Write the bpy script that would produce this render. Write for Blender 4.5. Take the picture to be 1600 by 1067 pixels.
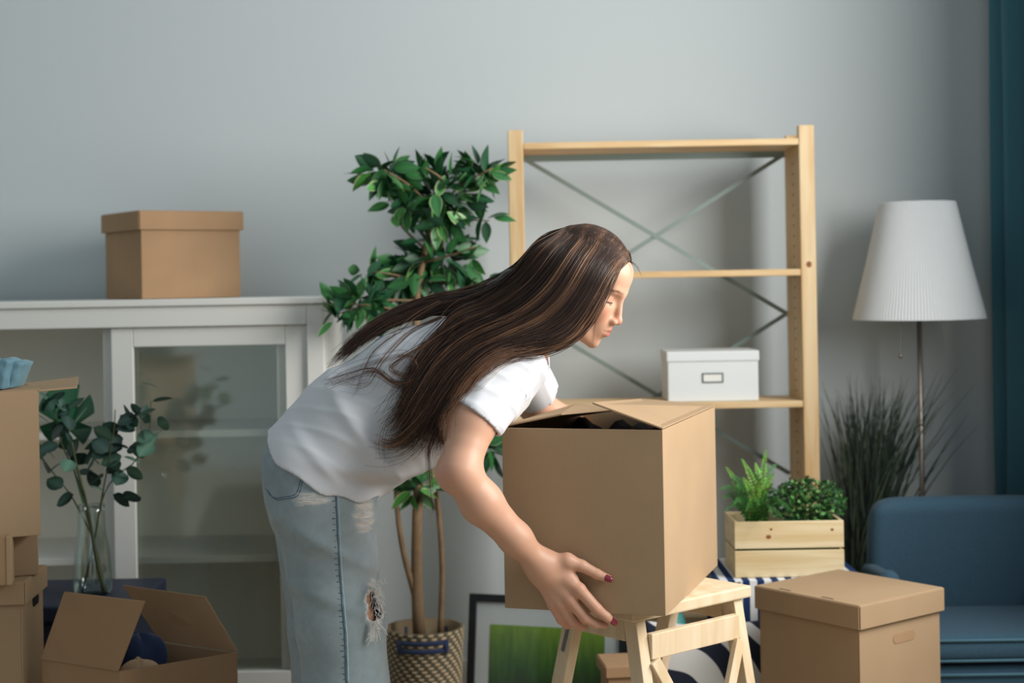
import bpy, math, random
import numpy as np
from mathutils import Vector, Matrix
from mathutils.bvhtree import BVHTree
random.seed(7); rng = np.random.default_rng(7)
PI = math.pi
for o in list(bpy.data.objects): bpy.data.objects.remove(o)
SC = bpy.context.scene
COL = SC.collection

# ------------------------------------------------------------------ camera
FPX, PX0, PY0, EYE = 2400.0, 800.0, 440.0, 1.28
ROLL = math.radians(-1.0)
RC = Matrix.Rotation(PI/2, 3, 'X') @ Matrix.Rotation(ROLL, 3, 'Z')
cam = bpy.data.cameras.new('camera'); co = bpy.data.objects.new('camera', cam); COL.objects.link(co)
co.matrix_world = Matrix.Translation((0, 0, EYE)) @ RC.to_4x4()
cam.sensor_width = 36; cam.lens = 36*FPX/1600; cam.shift_y = -(533.5-PY0)/1600
cam.dof.use_dof = True; cam.dof.focus_distance = 3.13; cam.dof.aperture_fstop = 2.8
cam.clip_start = 0.05
SC.camera = co

# ------------------------------------------------------------------ light
def lin(c):
    return tuple((x/255/12.92 if x/255 <= .04045 else ((x/255+.055)/1.055)**2.4) for x in c)
w = bpy.data.worlds.new('world'); SC.world = w; w.use_nodes = True
w.node_tree.nodes['Background'].inputs[0].default_value = (.80, .93, 1.0, 1)
w.node_tree.nodes['Background'].inputs[1].default_value = 0.42
def area(name, loc, rot, sx, sy, power, color):
    l = bpy.data.lights.new(name, 'AREA'); l.shape = 'RECTANGLE'; l.size = sx; l.size_y = sy
    l.energy = power; l.color = color
    o = bpy.data.objects.new(name, l); o.location = loc; o.rotation_euler = rot; COL.objects.link(o); return o
area('daylight_window', (1.895, 2.70, 2.03), (0, PI/2, 0), 1.5, 2.0, 130, (1.0, .97, .93))
SC.view_settings.view_transform = 'Standard'; SC.view_settings.look = 'None'
SC.view_settings.exposure = 0.0; SC.view_settings.gamma = 1.0; SC.view_settings.use_curve_mapping = False

def P(px, py, Y):
    d = RC @ Vector(((px-PX0)/FPX, (PY0-py)/FPX, -1.0))
    d = d*(Y/d.y)
    return Vector((d.x, d.y, d.z+EYE))
def NP(px, py, Y): return np.array(P(px, py, Y))

# ------------------------------------------------------------------ materials
MATS = {}
def mat(name, col, rough=.6, spec=.4, metal=0, bump=None, var=None, attr=None, wood=None, sheen=0, sss=0,
        stripes=None, trans=0, noise_scale=8, coat=0, aniso=0):
    if name in MATS: return MATS[name]
    m = bpy.data.materials.new(name); m.use_nodes = True; MATS[name] = m
    nt = m.node_tree; N = nt.nodes; L = nt.links; b = N['Principled BSDF']
    b.inputs['Roughness'].default_value = rough; b.inputs['Metallic'].default_value = metal
    b.inputs['Specular IOR Level'].default_value = spec
    b.inputs['Sheen Weight'].default_value = sheen
    b.inputs['Coat Weight'].default_value = coat
    if aniso: b.inputs['Anisotropic'].default_value = aniso
    if sss:
        b.inputs['Subsurface Weight'].default_value = sss
        b.inputs['Subsurface Radius'].default_value = (1, .35, .2); b.inputs['Subsurface Scale'].default_value = .012
    base = lin(col)+(1,)
    b.inputs['Base Color'].default_value = base
    tc = N.new('ShaderNodeTexCoord'); src = None
    def mix(blend, fac, a, bb):
        x = N.new('ShaderNodeMix'); x.data_type = 'RGBA'; x.blend_type = blend
        for i, v in ((0, fac), (6, a), (7, bb)):
            if hasattr(v, 'links'): L.new(v, x.inputs[i])
            else: x.inputs[i].default_value = v
        return x.outputs[2]
    cur = base
    if attr:
        a = N.new('ShaderNodeAttribute'); a.attribute_name = 'Col'; cur = a.outputs['Color']
    if wood:
        mp = N.new('ShaderNodeMapping'); L.new(tc.outputs['Object'], mp.inputs[0]); mp.inputs['Scale'].default_value = wood[0]
        n = N.new('ShaderNodeTexNoise'); n.inputs['Scale'].default_value = 3; n.inputs['Detail'].default_value = 6
        n.inputs['Distortion'].default_value = .6
        L.new(mp.outputs[0], n.inputs['Vector'])
        r = N.new('ShaderNodeValToRGB'); r.color_ramp.elements[0].position = .35; r.color_ramp.elements[1].position = .65
        r.color_ramp.elements[0].color = lin(wood[1])+(1,); r.color_ramp.elements[1].color = base
        L.new(n.outputs[0], r.inputs[0]); cur = r.outputs[0]
    if stripes:   # axis, count, colour, width fraction
        mp = N.new('ShaderNodeSeparateXYZ'); L.new(tc.outputs['Object'], mp.inputs[0])
        mm = N.new('ShaderNodeMath'); mm.operation = 'MULTIPLY'; mm.inputs[1].default_value = stripes[1]
        L.new(mp.outputs[stripes[0]], mm.inputs[0])
        fr = N.new('ShaderNodeMath'); fr.operation = 'FRACT'; L.new(mm.outputs[0], fr.inputs[0])
        gt = N.new('ShaderNodeMath'); gt.operation = 'GREATER_THAN'; gt.inputs[1].default_value = stripes[3]; L.new(fr.outputs[0], gt.inputs[0])
        cur = mix('MIX', gt.outputs[0], cur, lin(stripes[2])+(1,))
    if var:
        n = N.new('ShaderNodeTexNoise'); n.inputs['Scale'].default_value = noise_scale; n.inputs['Detail'].default_value = 4
        L.new(tc.outputs['Object'], n.inputs['Vector'])
        r = N.new('ShaderNodeValToRGB'); r.color_ramp.elements[0].position = .3; r.color_ramp.elements[1].position = .7
        lo = 1-var; r.color_ramp.elements[0].color = (lo, lo, lo, 1); r.color_ramp.elements[1].color = (1, 1, 1, 1)
        L.new(n.outputs[0], r.inputs[0]); cur = mix('MULTIPLY', 1.0, cur, r.outputs[0])
    if hasattr(cur, 'links'): L.new(cur, b.inputs['Base Color'])
    if bump:      # (kind, scale(s), strength, distance)
        if bump[0] == 'noise':
            n = N.new('ShaderNodeTexNoise'); n.inputs['Detail'].default_value = 3
            mp = N.new('ShaderNodeMapping'); L.new(tc.outputs['Object'], mp.inputs[0])
            s = bump[1]; mp.inputs['Scale'].default_value = s if hasattr(s, '__len__') else (s, s, s)
            n.inputs['Scale'].default_value = 1; L.new(mp.outputs[0], n.inputs['Vector']); out = n.outputs[0]
        else:
            n = N.new('ShaderNodeTexWave'); n.bands_direction = bump[0]; n.inputs['Scale'].default_value = bump[1]
            n.inputs['Distortion'].default_value = .3
            L.new(tc.outputs['Object'], n.inputs['Vector']); out = n.outputs[1]
        bp = N.new('ShaderNodeBump'); bp.inputs['Strength'].default_value = bump[2]; bp.inputs['Distance'].default_value = bump[3]
        L.new(out, bp.inputs['Height']); L.new(bp.outputs[0], b.inputs['Normal'])
    if trans:
        b.inputs['Transmission Weight'].default_value = trans
    return m
def glass(name, tint=(1, 1, 1), thin=True, refl=.10):
    m = bpy.data.materials.new(name); m.use_nodes = True; nt = m.node_tree; N = nt.nodes; L = nt.links
    N.remove(N['Principled BSDF']); out = N['Material Output']
    t = N.new('ShaderNodeBsdfTransparent'); t.inputs[0].default_value = tint+(1,)
    g = N.new('ShaderNodeBsdfGlossy'); g.inputs['Roughness'].default_value = .08; g.inputs[0].default_value = (.9, .95, .93, 1)
    lw = N.new('ShaderNodeLayerWeight'); lw.inputs[0].default_value = .25
    ma = N.new('ShaderNodeMath'); ma.operation = 'MULTIPLY_ADD'; ma.inputs[1].default_value = .35; ma.inputs[2].default_value = refl
    L.new(lw.outputs['Fresnel'], ma.inputs[0]); ma.use_clamp = True
    mx = N.new('ShaderNodeMixShader'); L.new(ma.outputs[0], mx.inputs[0]); L.new(t.outputs[0], mx.inputs[1]); L.new(g.outputs[0], mx.inputs[2])
    L.new(mx.outputs[0], out.inputs[0]); return m

CARD = mat('cardboard', (170, 144, 114), .82, .15, var=.10, bump=('X', 110, .10, .0006), noise_scale=5)
CARD_D = mat('cardboard_dark', (168, 136, 104), .82, .15, var=.12, bump=('noise', 60, .12, .001))
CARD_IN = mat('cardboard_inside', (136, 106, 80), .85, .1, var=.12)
PINE = mat('pine', (222, 198, 158), .5, .3, wood=((10, 10, .9), (206, 168, 118)), var=.05)
PINE_H = mat('pine_horizontal', (228, 199, 156), .5, .3, wood=((.9, 10, 14), (208, 172, 122)), var=.05)
BIRCH = mat('birch', (226, 208, 180), .5, .3, wood=((7, 7, 1), (210, 186, 150)))
WHITE = mat('white_lacquer', (222, 222, 217), .35, .4)
CREAM = mat('cabinet_inside', (240, 238, 226), .6, .3)

# ------------------------------------------------------------------ mesh helpers
INFO = {}
def link_mesh(name, me, m=None, parent=None, smooth=False, label=None, world=True, cat=None, group=None, kind=None):
    o = bpy.data.objects.new(name, me); COL.objects.link(o)
    if m is not None: me.materials.append(m)
    if parent is not None:
        o.parent = parent
        if world: me.transform(INFO[parent.name].inverted())
        INFO[o.name] = INFO[parent.name].copy()
    else: INFO[o.name] = Matrix.Identity(4)
    if smooth: me.polygons.foreach_set('use_smooth', [True]*len(me.polygons))
    tag(o, label, cat, group, kind); return o
def tag(o, label=None, cat=None, group=None, kind=None):
    if label: o['label'] = label
    if cat: o['category'] = cat
    if group: o['group'] = group
    if kind: o['kind'] = kind
    return o
def thing(name, label, cat, loc=(0, 0, 0), rz=0, group=None):
    o = bpy.data.objects.new(name, None); COL.objects.link(o); o.location = loc; o.rotation_euler = (0, 0, rz)
    o.empty_display_size = .05
    INFO[o.name] = Matrix.Translation(loc) @ Matrix.Rotation(rz, 4, 'Z')
    return tag(o, label, cat, group)
class MB:
    def __init__(s): s.v = []; s.f = []; s.c = []
    def add(s, vs, fs, col=None):
        n = len(s.v); s.v += [tuple(v) for v in vs]; s.f += [tuple(n+i for i in f) for f in fs]
        if col is not None: s.c += [col]*len(vs)
        return s
    def hexa(s, p):   # p: 4 bottom (ccw) + 4 top
        return s.add(p, [(3, 2, 1, 0), (4, 5, 6, 7), (0, 1, 5, 4), (1, 2, 6, 5), (2, 3, 7, 6), (3, 0, 4, 7)])
    def box(s, x0, x1, y0, y1, z0, z1, M=None):
        p = [Vector(q) for q in ((x0, y0, z0), (x1, y0, z0), (x1, y1, z0), (x0, y1, z0), (x0, y0, z1), (x1, y0, z1), (x1, y1, z1), (x0, y1, z1))]
        if M is not None: p = [M @ q for q in p]
        return s.hexa(p)
    def beam(s, a, b, w, d, side=Vector((0, 1, 0))):   # rectangular bar a->b; w across, d along side
        a = Vector(a); b = Vector(b); t = (b-a).normalized(); sd = (side-t*side.dot(t)).normalized(); u = t.cross(sd)
        q = [u*(-w/2)+sd*(-d/2), u*(w/2)+sd*(-d/2), u*(w/2)+sd*(d/2), u*(-w/2)+sd*(d/2)]
        p = [a+x for x in q]+[b+x for x in q]
        return s.hexa(p)
    def slab(s, q, th):   # q: four corners, offset along normal by th
        q = [Vector(x) for x in q]; n = (q[1]-q[0]).cross(q[3]-q[0]).normalized()*th
        return s.hexa(q+[x+n for x in q])
    def tube(s, pts, r, n=8, cap=True, flat=1.0):
        pts = [Vector(p) for p in pts]; K = len(pts); rr = r if hasattr(r, '__len__') else [r]*K
        base = len(s.v); up = Vector((.13, .27, .95)); vs = []
        for i, p in enumerate(pts):
            t = (pts[min(i+1, K-1)]-pts[max(i-1, 0)]).normalized()
            a = t.cross(up); a = a.normalized() if a.length > 1e-4 else t.orthogonal().normalized(); b = t.cross(a)
            up = -a.cross(t) if False else up
            for j in range(n):
                an = 2*PI*j/n; vs.append(p+(a*math.cos(an)+b*math.sin(an)*flat)*rr[i])
        fs = [(i*n+j, i*n+(j+1) % n, (i+1)*n+(j+1) % n, (i+1)*n+j) for i in range(K-1) for j in range(n)]
        if cap: fs += [tuple(range(n-1, -1, -1)), tuple((K-1)*n+j for j in range(n))]
        return s.add(vs, fs)
    def lathe(s, prof, n=48, c=(0, 0), cap0=False, cap1=False, ripple=0, rn=0):
        vs = []; K = len(prof)
        for r, z in prof:
            for j in range(n):
                a = 2*PI*j/n; q = r*(1+(ripple*math.sin(a*rn)))
                vs.append((c[0]+q*math.cos(a), c[1]+q*math.sin(a), z))
        fs = [(i*n+j, i*n+(j+1) % n, (i+1)*n+(j+1) % n, (i+1)*n+j) for i in range(K-1) for j in range(n)]
        if cap0: fs.append(tuple(range(n-1, -1, -1)))
        if cap1: fs.append(tuple((K-1)*n+j for j in range(n)))
        return s.add(vs, fs)
    def prism(s, poly, a, b):   # poly list of 2d (x,z) extruded in y a..b
        n = len(poly); vs = [(x, a, z) for x, z in poly]+[(x, b, z) for x, z in poly]
        fs = [tuple(range(n)), tuple(range(2*n-1, n-1, -1))]+[(i, i+n, (i+1) % n+n, (i+1) % n) for i in range(n)]
        return s.add(vs, fs)
    def build(s, name, m, parent=None, world=False, smooth=False, bevel=0, segs=2, **k):
        me = bpy.data.meshes.new(name); me.from_pydata(s.v, [], s.f); me.update()
        if s.c and len(s.c) == len(s.v):
            at = me.color_attributes.new('Col', 'FLOAT_COLOR', 'POINT')
            at.data.foreach_set('color', np.array([tuple(c)+(1,) for c in s.c], dtype=np.float32).ravel())
        o = link_mesh(name, me, m, parent, smooth, world=world, **k)
        if bevel:
            md = o.modifiers.new('bevel', 'BEVEL'); md.width = bevel; md.segments = segs; md.limit_method = 'ANGLE'
            md.angle_limit = math.radians(40)
        return o
def array_mesh(name, v, q, col=None):
    me = bpy.data.meshes.new(name); v = np.asarray(v, np.float32); q = np.asarray(q, np.int32)
    me.vertices.add(len(v)); me.vertices.foreach_set('co', v.ravel())
    k = q.shape[1]; me.loops.add(q.size); me.loops.foreach_set('vertex_index', q.ravel())
    me.polygons.add(len(q)); me.polygons.foreach_set('loop_start', np.arange(0, q.size, k, dtype=np.int32))
    try: me.polygons.foreach_set('loop_total', np.full(len(q), k, np.int32))
    except Exception: pass
    me.update(calc_edges=True); me.validate()
    if col is not None:
        at = me.color_attributes.new('Col', 'FLOAT_COLOR', 'POINT')
        c = np.ones((len(v), 4), np.float32); c[:, :3] = col; at.data.foreach_set('color', c.ravel())
    return me

def catmull(pts, n):
    p = np.asarray(pts, float); K = len(p); p = np.vstack([2*p[0]-p[1], p, 2*p[-1]-p[-2]])
    t = np.linspace(0, K-1-1e-6, n); i = t.astype(int); u = (t-i)[:, None]
    a, b, c, d = p[i], p[i+1], p[i+2], p[i+3]
    return .5*((2*b)+(-a+c)*u+(2*a-5*b+4*c-d)*u**2+(-a+3*b-3*c+d)*u**3)

# ------------------------------------------------------------------ implicit surfaces
def cone(p, a, b, r1, r2):
    a = np.asarray(a, np.float32); b = np.asarray(b, np.float32); ba = b-a; q = p-a
    h = np.clip(q@ba/(ba@ba), 0, 1); return np.linalg.norm(q-h[:, None]*ba, axis=1)-(r1+(r2-r1)*h)
def econe(p, a, b, s1, s2, side=(0, 1, 0)):   # elliptical: s=(along side, other)
    a = np.asarray(a, np.float32); b = np.asarray(b, np.float32); ba = b-a; ln = np.linalg.norm(ba); t = ba/ln
    sd = np.asarray(side, np.float32); sd = sd-t*(sd@t); sd /= np.linalg.norm(sd); v = np.cross(t, sd)
    q = p-a; ax = q@t; h = np.clip(ax/ln, 0, 1); over = ax-h*ln
    w = s1[0]+(s2[0]-s1[0])*h; d = s1[1]+(s2[1]-s1[1])*h; m = np.minimum(w, d)
    k = np.sqrt(((q@sd)/w)**2+((q@v)/d)**2+(over/m)**2); return (k-1)*m
def ell(p, c, r, R=None):
    q = p-np.asarray(c, np.float32)
    if R is not None: q = q@np.asarray(R, np.float32).T
    r = np.asarray(r, np.float32); k0 = np.linalg.norm(q/r, axis=1); k1 = np.linalg.norm(q/(r*r), axis=1)
    return k0*(k0-1)/np.maximum(k1, 1e-6)
def smin(a, b, k):
    h = np.clip(.5+.5*(b-a)/k, 0, 1); return b*(1-h)+a*h-k*h*(1-h)
def smax(a, b, k): return -smin(-a, -b, k)
def nets(f, lo, hi, res, B=12):
    lo = np.asarray(lo, np.float32); n = (np.ceil((np.asarray(hi)-lo)/res/B).astype(int))*B+1
    nb = (n-1)//B
    g = np.stack(np.meshgrid(*[np.arange(k) for k in nb], indexing='ij'), -1).reshape(-1, 3)
    cd = f((lo+(g+.5)*B*res).astype(np.float32)); half = B*res*.5*1.7321
    F = np.empty(tuple(n), np.float32); sg = np.sign(cd).reshape(tuple(nb))
    F[:] = 1; F[:-1, :-1, :-1] = np.repeat(np.repeat(np.repeat(sg, B, 0), B, 1), B, 2)
    act = g[np.abs(cd) < half*1.5+.004]
    r = np.arange(B+1); loc = np.stack(np.meshgrid(r, r, r, indexing='ij'), -1).reshape(-1, 3)
    for s in range(0, len(act), 300):
        a = act[s:s+300]; idx = (a[:, None, :]*B+loc[None]).reshape(-1, 3)
        F[idx[:, 0], idx[:, 1], idx[:, 2]] = f((lo+idx*res).astype(np.float32))
    S = F < 0
    c = np.zeros(tuple(n-1), np.int8)
    for dx in (0, 1):
        for dy in (0, 1):
            for dz in (0, 1):
                c += S[dx:n[0]-1+dx, dy:n[1]-1+dy, dz:n[2]-1+dz]
    cells = np.argwhere((c > 0) & (c < 8)); idm = np.full(tuple(n-1), -1, np.int32); idm[tuple(cells.T)] = np.arange(len(cells))
    acc = np.zeros((len(cells), 3)); cnt = np.zeros(len(cells))
    for ax in range(3):
        o1, o2 = [i for i in range(3) if i != ax]
        for a in (0, 1):
            for b in (0, 1):
                off = np.zeros(3, int); off[o1] = a; off[o2] = b; e = off.copy(); e[ax] = 1
                A = F[tuple((cells+off).T)]; Bv = F[tuple((cells+e).T)]; m = (A < 0) != (Bv < 0)
                t = A[m]/(A[m]-Bv[m]); q = off[None].repeat(m.sum(), 0).astype(float); q[:, ax] = t
                acc[m] += q; cnt[m] += 1
    v = lo+(cells+acc/cnt[:, None])*res
    quads = []
    for ax in range(3):
        o1, o2 = [(1, 2), (2, 0), (0, 1)][ax]
        sl0 = [slice(None)]*3; sl1 = [slice(None)]*3; sl0[ax] = slice(0, -1); sl1[ax] = slice(1, None)
        X = S[tuple(sl0)] != S[tuple(sl1)]; e = np.argwhere(X)
        e = e[(e[:, o1] > 0) & (e[:, o2] > 0) & (e[:, o1] < n[o1]-1) & (e[:, o2] < n[o2]-1)]
        def sh(a, b):
            k = e.copy(); k[:, o1] -= a; k[:, o2] -= b; return idm[tuple(k.T)]
        q = np.stack([sh(1, 1), sh(0, 1), sh(0, 0), sh(1, 0)], 1)
        fl = ~S[tuple(e.T)]; q[fl] = q[fl][:, ::-1]; quads.append(q)
    q = np.vstack(quads); q = q[(q >= 0).all(1)]
    return v, q
def rayY(f, px, py, y0=2.6, y1=4.2, n=240):
    o = np.array([0, 0, EYE]); Y = np.linspace(y0, y1, n); p1 = NP(px, py, 1.0)-o
    d = f((o+p1[None]*Y[:, None]).astype(np.float32)); k = np.argmax(d < 0)
    return Y[k] if (d < 0).any() else None

# ================================================================== the setting
PAINT = mat('wall_paint', (196, 204, 206), .75, .2, bump=('noise', 90, .04, .001))
WY = 4.86
def struct(name, mb, m, **k): return mb.build(name, m, kind='structure', **k)
struct('wall_back', MB().box(-3.2, 2.0, WY, WY+.1, 0, 3.6), PAINT)
rw = MB()
rw.box(1.9, 2.0, -2.2, 5, 0, 1.25); rw.box(1.9, 2.0, -2.2, 5, 2.8, 3.6); rw.box(1.9, 2.0, 3.75, 5, 1.25, 2.8); rw.box(1.9, 2.0, -2.2, 1.65, 1.25, 2.8)
struct('wall_right', rw, PAINT)
wf = MB()
for y in (1.65, 2.67, 3.69): wf.box(1.93, 1.99, y, y+.06, 1.25, 2.8)
for z in (1.25, 2.74): wf.box(1.931, 1.989, 1.65, 3.75, z, z+.06)
struct('window_1', wf, WHITE)
struct('wall_left', MB().box(-3.3, -3.2, -2.2, WY+.1, 0, 3.6), PAINT)
FLO = mat('floor_boards', (178, 160, 138), .45, .4, wood=((2, 12, 1), (150, 132, 110)))
fl = MB()
for i in range(36):
    y = -2.2+i*.2; fl.box(-3.2, 1.9, y, y+.197, -.02, 0)
struct('floor', fl, FLO)
struct('baseboard_back', MB().box(-3.2, 1.9, WY-.016, WY-.001, 0, .09), WHITE, bevel=.003)

# curtain: deep folds hanging beside the window
CURT = mat('curtain_cloth', (66, 112, 126), .85, .1, sheen=.3, bump=('noise', 300, .1, .0005))
cm = MB(); n = 420; vs = []
for i in range(n):
    t = i/(n-1); y = 4.83-t*1.1
    x = 1.495+.105*min(1, t*3.2)+.033*math.sin(t*2*PI*13)+.012*math.sin(t*31+1)
    for k, z in enumerate((.02, .9, 1.8, 2.9)):
        vs.append((x+.006*math.sin(y*40+k*1.7)+.012*k/3, y, z))
fs = [(i*4+k, (i+1)*4+k, (i+1)*4+k+1, i*4+k+1) for i in range(n-1) for k in range(3)]
cur = thing('curtain', 'dark teal curtain hanging in folds at the right edge', 'curtain', (1.5, 4.65, .02))
cu = cm.add(vs, fs).build('curtain_cloth', CURT, cur, world=True, smooth=True)
md = cu.modifiers.new('s', 'SOLIDIFY'); md.thickness = .003
MB().tube([(1.5, 3.4, 2.93), (1.5, 4.84, 2.93)], .012, 10).build('curtain_rod', mat('rod', (60, 60, 62), .4, metal=.8), cur, world=True, smooth=True)

# ================================================================== cabinet
CF = 4.33; CX1 = P(505, 463, CF).x; CT = P(505, 463, CF).z; s552 = FPX/CF
def cx(px): return (px-PX0)/FPX*CF
cab = thing('glass_door_cabinet', 'wide white cabinet with glass sliding doors against the grey wall', 'cabinet', (CX1-.7, CF+.22, 0))
CX0 = CX1-1.36; CB = 4.80
MB().box(CX0-.012, CX1+.012, CF-.015, CB, CT-.02, CT).build('top_board', WHITE, cab, True, bevel=.003)
CZ0 = .10
MB().box(CX1-.02, CX1, CF+.012, CB, CZ0, CT-.021).build('side_panel', WHITE, cab, True, bevel=.001)
MB().box(CX0, CX0+.02, CF+.012, CB, CZ0, CT-.021).build('side_panel', WHITE, cab, True, bevel=.001)
MB().box(CX0+.021, CX1-.021, CB-.012, CB, CZ0, CT-.021).build('back_panel', CREAM, cab, True)
fr = MB()
fr.box(CX1-.048, CX1, CF-.004, CF+.011, .06, CT-.021)
fr.box(CX0, CX0+.048, CF-.004, CF+.011, .06, CT-.021)
fr.box(CX0+.0485, CX1-.0485, CF-.004, CF+.011, CT-.078, CT-.021)
fr.box(CX0+.0485, CX1-.0485, CF-.004, CF+.011, CZ0-.02, CZ0+.03)
fr.build('face_frame', WHITE, cab, True, bevel=.002)
MB().box(CX0+.021, CX1-.021, CF+.05, CB-.013, CZ0, CZ0+.02).build('bottom_board', WHITE, cab, True)
for z in (P(300, 672, CF+.1).z, P(300, 868, CF+.1).z):
    MB().box(CX0+.021, CX1-.021, CF+.09, CB-.013, z-.02, z).build('shelf', WHITE, cab, True, bevel=.001)
for x in (CX0, CX1-.048):
    for y in (CF, CB-.05): MB().box(x, x+.048, y, y+.045, 0, .06 if y == CF else CZ0-.001).build('foot', WHITE, cab, True)
GL = glass('cabinet_glass', (.98, .99, .975), refl=.06)
def door(x0, x1, y, nm='sliding_door'):
    z0 = CZ0+.031; z1 = CT-.079; st = .062
    d = MB()
    d.box(x0, x0+st, y, y+.018, z0, z1); d.box(x1-st, x1, y, y+.018, z0, z1)
    d.box(x0+st+.0005, x1-st-.0005, y, y+.018, z1-.055, z1); d.box(x0+st+.0005, x1-st-.0005, y, y+.018, z0, z0+.06)
    o = d.build(nm, WHITE, cab, True, bevel=.002)
    MB().box(x0+st-.004, x1-st+.004, y+.008, y+.011, z0+.056, z1-.051).build('glass_pane', GL, o, True)
    return o
door(cx(170), CX1-.0495, CF+.012)
door(cx(154), cx(154)+(CX1-.0495-cx(170)), CF+.033)

# ================================================================== cardboard boxes
def lid_box(name, label, N, th, W, D, H, lid_h, m, lidm=None, over=.004, cat='box', floorz=None, slots=False, hole=None, flare=0, lid_cut=0):
    """N: nearest top corner (world). Front side runs along th, other side runs to th+90 deg."""
    r = Vector((math.cos(th), math.sin(th), 0)); l = Vector((-math.sin(th), math.cos(th), 0))
    z1 = N.z; z0 = z1-H if floorz is None else floorz
    t = thing(name, label, cat, (N.x, N.y, z0), th)
    wall = .004; mb = MB()
    # local frame: x along r, y along l
    mb.box(0, W, 0, wall, 0, z1-z0-.008); mb.box(0, W, D-wall, D, 0, z1-z0-.008)
    mb.box(0, wall, wall, D-wall, 0, z1-z0-.008); mb.box(W-wall, W, wall, D-wall, 0, z1-z0-.008); mb.box(wall, W-wall, wall, D-wall, 0, wall)
    mb.build('box_body', m, t, bevel=.0015)
    h = z1-z0; a = -over-.003; lb = MB(); lm = lidm or m
    lb.box(a, W-a, a, D-a, h-.004, h)
    lb.box(a-flare, W-a, a-.003, a, h-lid_h, h-.002)
    lb.box(a, W-a, D-a, D-a+.003, h-lid_h, h-.002)
    lb.box(a-.003, a, a, D-a, h-lid_h, h-.002)
    if lid_cut:   # slanted end of the side flap
        lb.hexa([Vector(q) for q in ((W-a, a, h-lid_h), (W-a+.003, a, h-lid_h), (W-a+.003, D-a-lid_cut, h-lid_h), (W-a, D-a-lid_cut, h-lid_h),
                                     (W-a, a, h-.002), (W-a+.003, a, h-.002), (W-a+.003, D-a, h-.002), (W-a, D-a, h-.002))])
    else: lb.box(W-a, W-a+.003, a, D-a, h-lid_h, h-.002)
    lb.build('lid', lm, t, bevel=.0015)
    return t, h
# box on the cabinet
Nc = P(222, 467, 4.37); Nc.z = CT+.2535
lid_box('storage_box', 'brown lidded cardboard box standing on top of the white cabinet', Nc, math.radians(35), .305, .285, .2525, .055, CARD_D)
# big right box
Nr = P(1342, 945, 3.6)
tb, hh = lid_box('storage_box', 'tall brown lidded cardboard box in front of the blue armchair', Nr, math.radians(38), .305, .315, .5, .057, CARD, floorz=0.0, lid_cut=.03)
INK = mat('slot_dark', (60, 45, 34), .9)
for y in (.10, .235):
    MB().box(.004, .009, y-.018, y+.018, hh-.0035, hh+.0006).build('lid_slot', INK, tb)
hm = MB(); hpts = []
for k in range(24):
    a = 2*PI*k/24; hpts.append((.165+(.03 if math.cos(a) > 0 else -.03)+.012*math.cos(a), hh-.10+.012*math.sin(a)))
MB().prism(hpts, -.0012, .001).build('hand_hole_flap', CARD_D, tb, label='die cut oval hand hole, still closed')

# open boxes -------------------------------------------------------
def open_box(name, label, c, H, flaps, m=CARD, inside=CARD_IN, cat='box', bottom=True):
    """c: 4 top corners ccw seen from above starting at nearest; walls 4 mm; flaps list of (i,j, free_j, free_i)"""
    z0 = c[0].z-H; cen = sum(c, Vector())/4
    t = thing(name, label, cat, (cen.x, cen.y, z0))
    mb = MB(); low = [Vector((q.x, q.y, z0)) for q in c]
    def inn(q, d=.004): v = cen-q; v.z = 0; return v.normalized()*d*1.5
    for i in range(4):
        j = (i+1) % 4; a, b = low[i], low[j]; A, B = c[i], c[j]
        ai, bi = a+inn(c[i]), b+inn(c[j])
        up = Vector((0, 0, H))
        mb.hexa([a, b, bi, ai, A, B, B+inn(c[j]), A+inn(c[i])])
    bb = [q+inn(q) for q in low]
    mb.hexa([Vector((q.x, q.y, z0)) for q in bb]+[Vector((q.x, q.y, z0+.004)) for q in bb])
    mb.build('box_body', m, t, True, bevel=.001)
    for i, j, fj, fi in flaps:
        q = [c[i]+Vector((0, 0, .001)), c[j]+Vector((0, 0, .001)), Vector(fj), Vector(fi)]
        MB().slab(q, .004).build('flap', m, t, True, bevel=.001)
    return t
# held box
TH = math.radians(18.2); A0 = P(1040, 963, 3.1); BR = Vector((math.cos(TH), -math.sin(TH), 0)); BK = Vector((math.sin(TH), math.cos(TH), 0))
BW, BD, BH = .342, .567, .376; ZB = A0.z
def bx(u, v, z): return A0-BR*u+BK*v+Vector((0, 0, z))    # u leftwards, v backwards
cs = [bx(0, 0, BH), bx(0, BD, BH), bx(BW, BD, BH), bx(BW, 0, BH)]
frR = [P(925, 631, 3.13), P(1000, 625, 3.66)]
frL = [bx(BW-.125, .02, BH+.026), bx(BW-.135, BD-.05, BH-.004)]
held = open_box('cardboard_box', 'large open cardboard box the woman sets on the wooden step stool', cs, BH,
                [(0, 1, frR[1], frR[0]), (2, 3, frL[0], frL[1])])
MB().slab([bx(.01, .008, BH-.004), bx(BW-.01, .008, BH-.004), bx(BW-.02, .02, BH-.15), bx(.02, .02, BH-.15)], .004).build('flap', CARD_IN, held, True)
BLK = mat('black_cloth', (34, 30, 32), .8, .2, bump=('noise', 18, .8, .02))
bc = MB(); g = 18; vs = []
for i in range(g):
    for j in range(g):
        u = .02+(BW-.04)*i/(g-1); v = .03+(BD-.05)*j/(g-1)
        vs.append(bx(u, v, BH-.055+.022*math.sin(i*.9+j*.35)+.012*math.sin(j*1.3-i*.4)))
vs += [bx(u, v, BH-.22) for u, v in ((.02, .03), (.02, BD-.02), (BW-.02, BD-.02), (BW-.02, .03))]
fs = [(i*g+j, i*g+j+1, (i+1)*g+j+1, (i+1)*g+j) for i in range(g-1) for j in range(g-1)]
k = g*g
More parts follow.
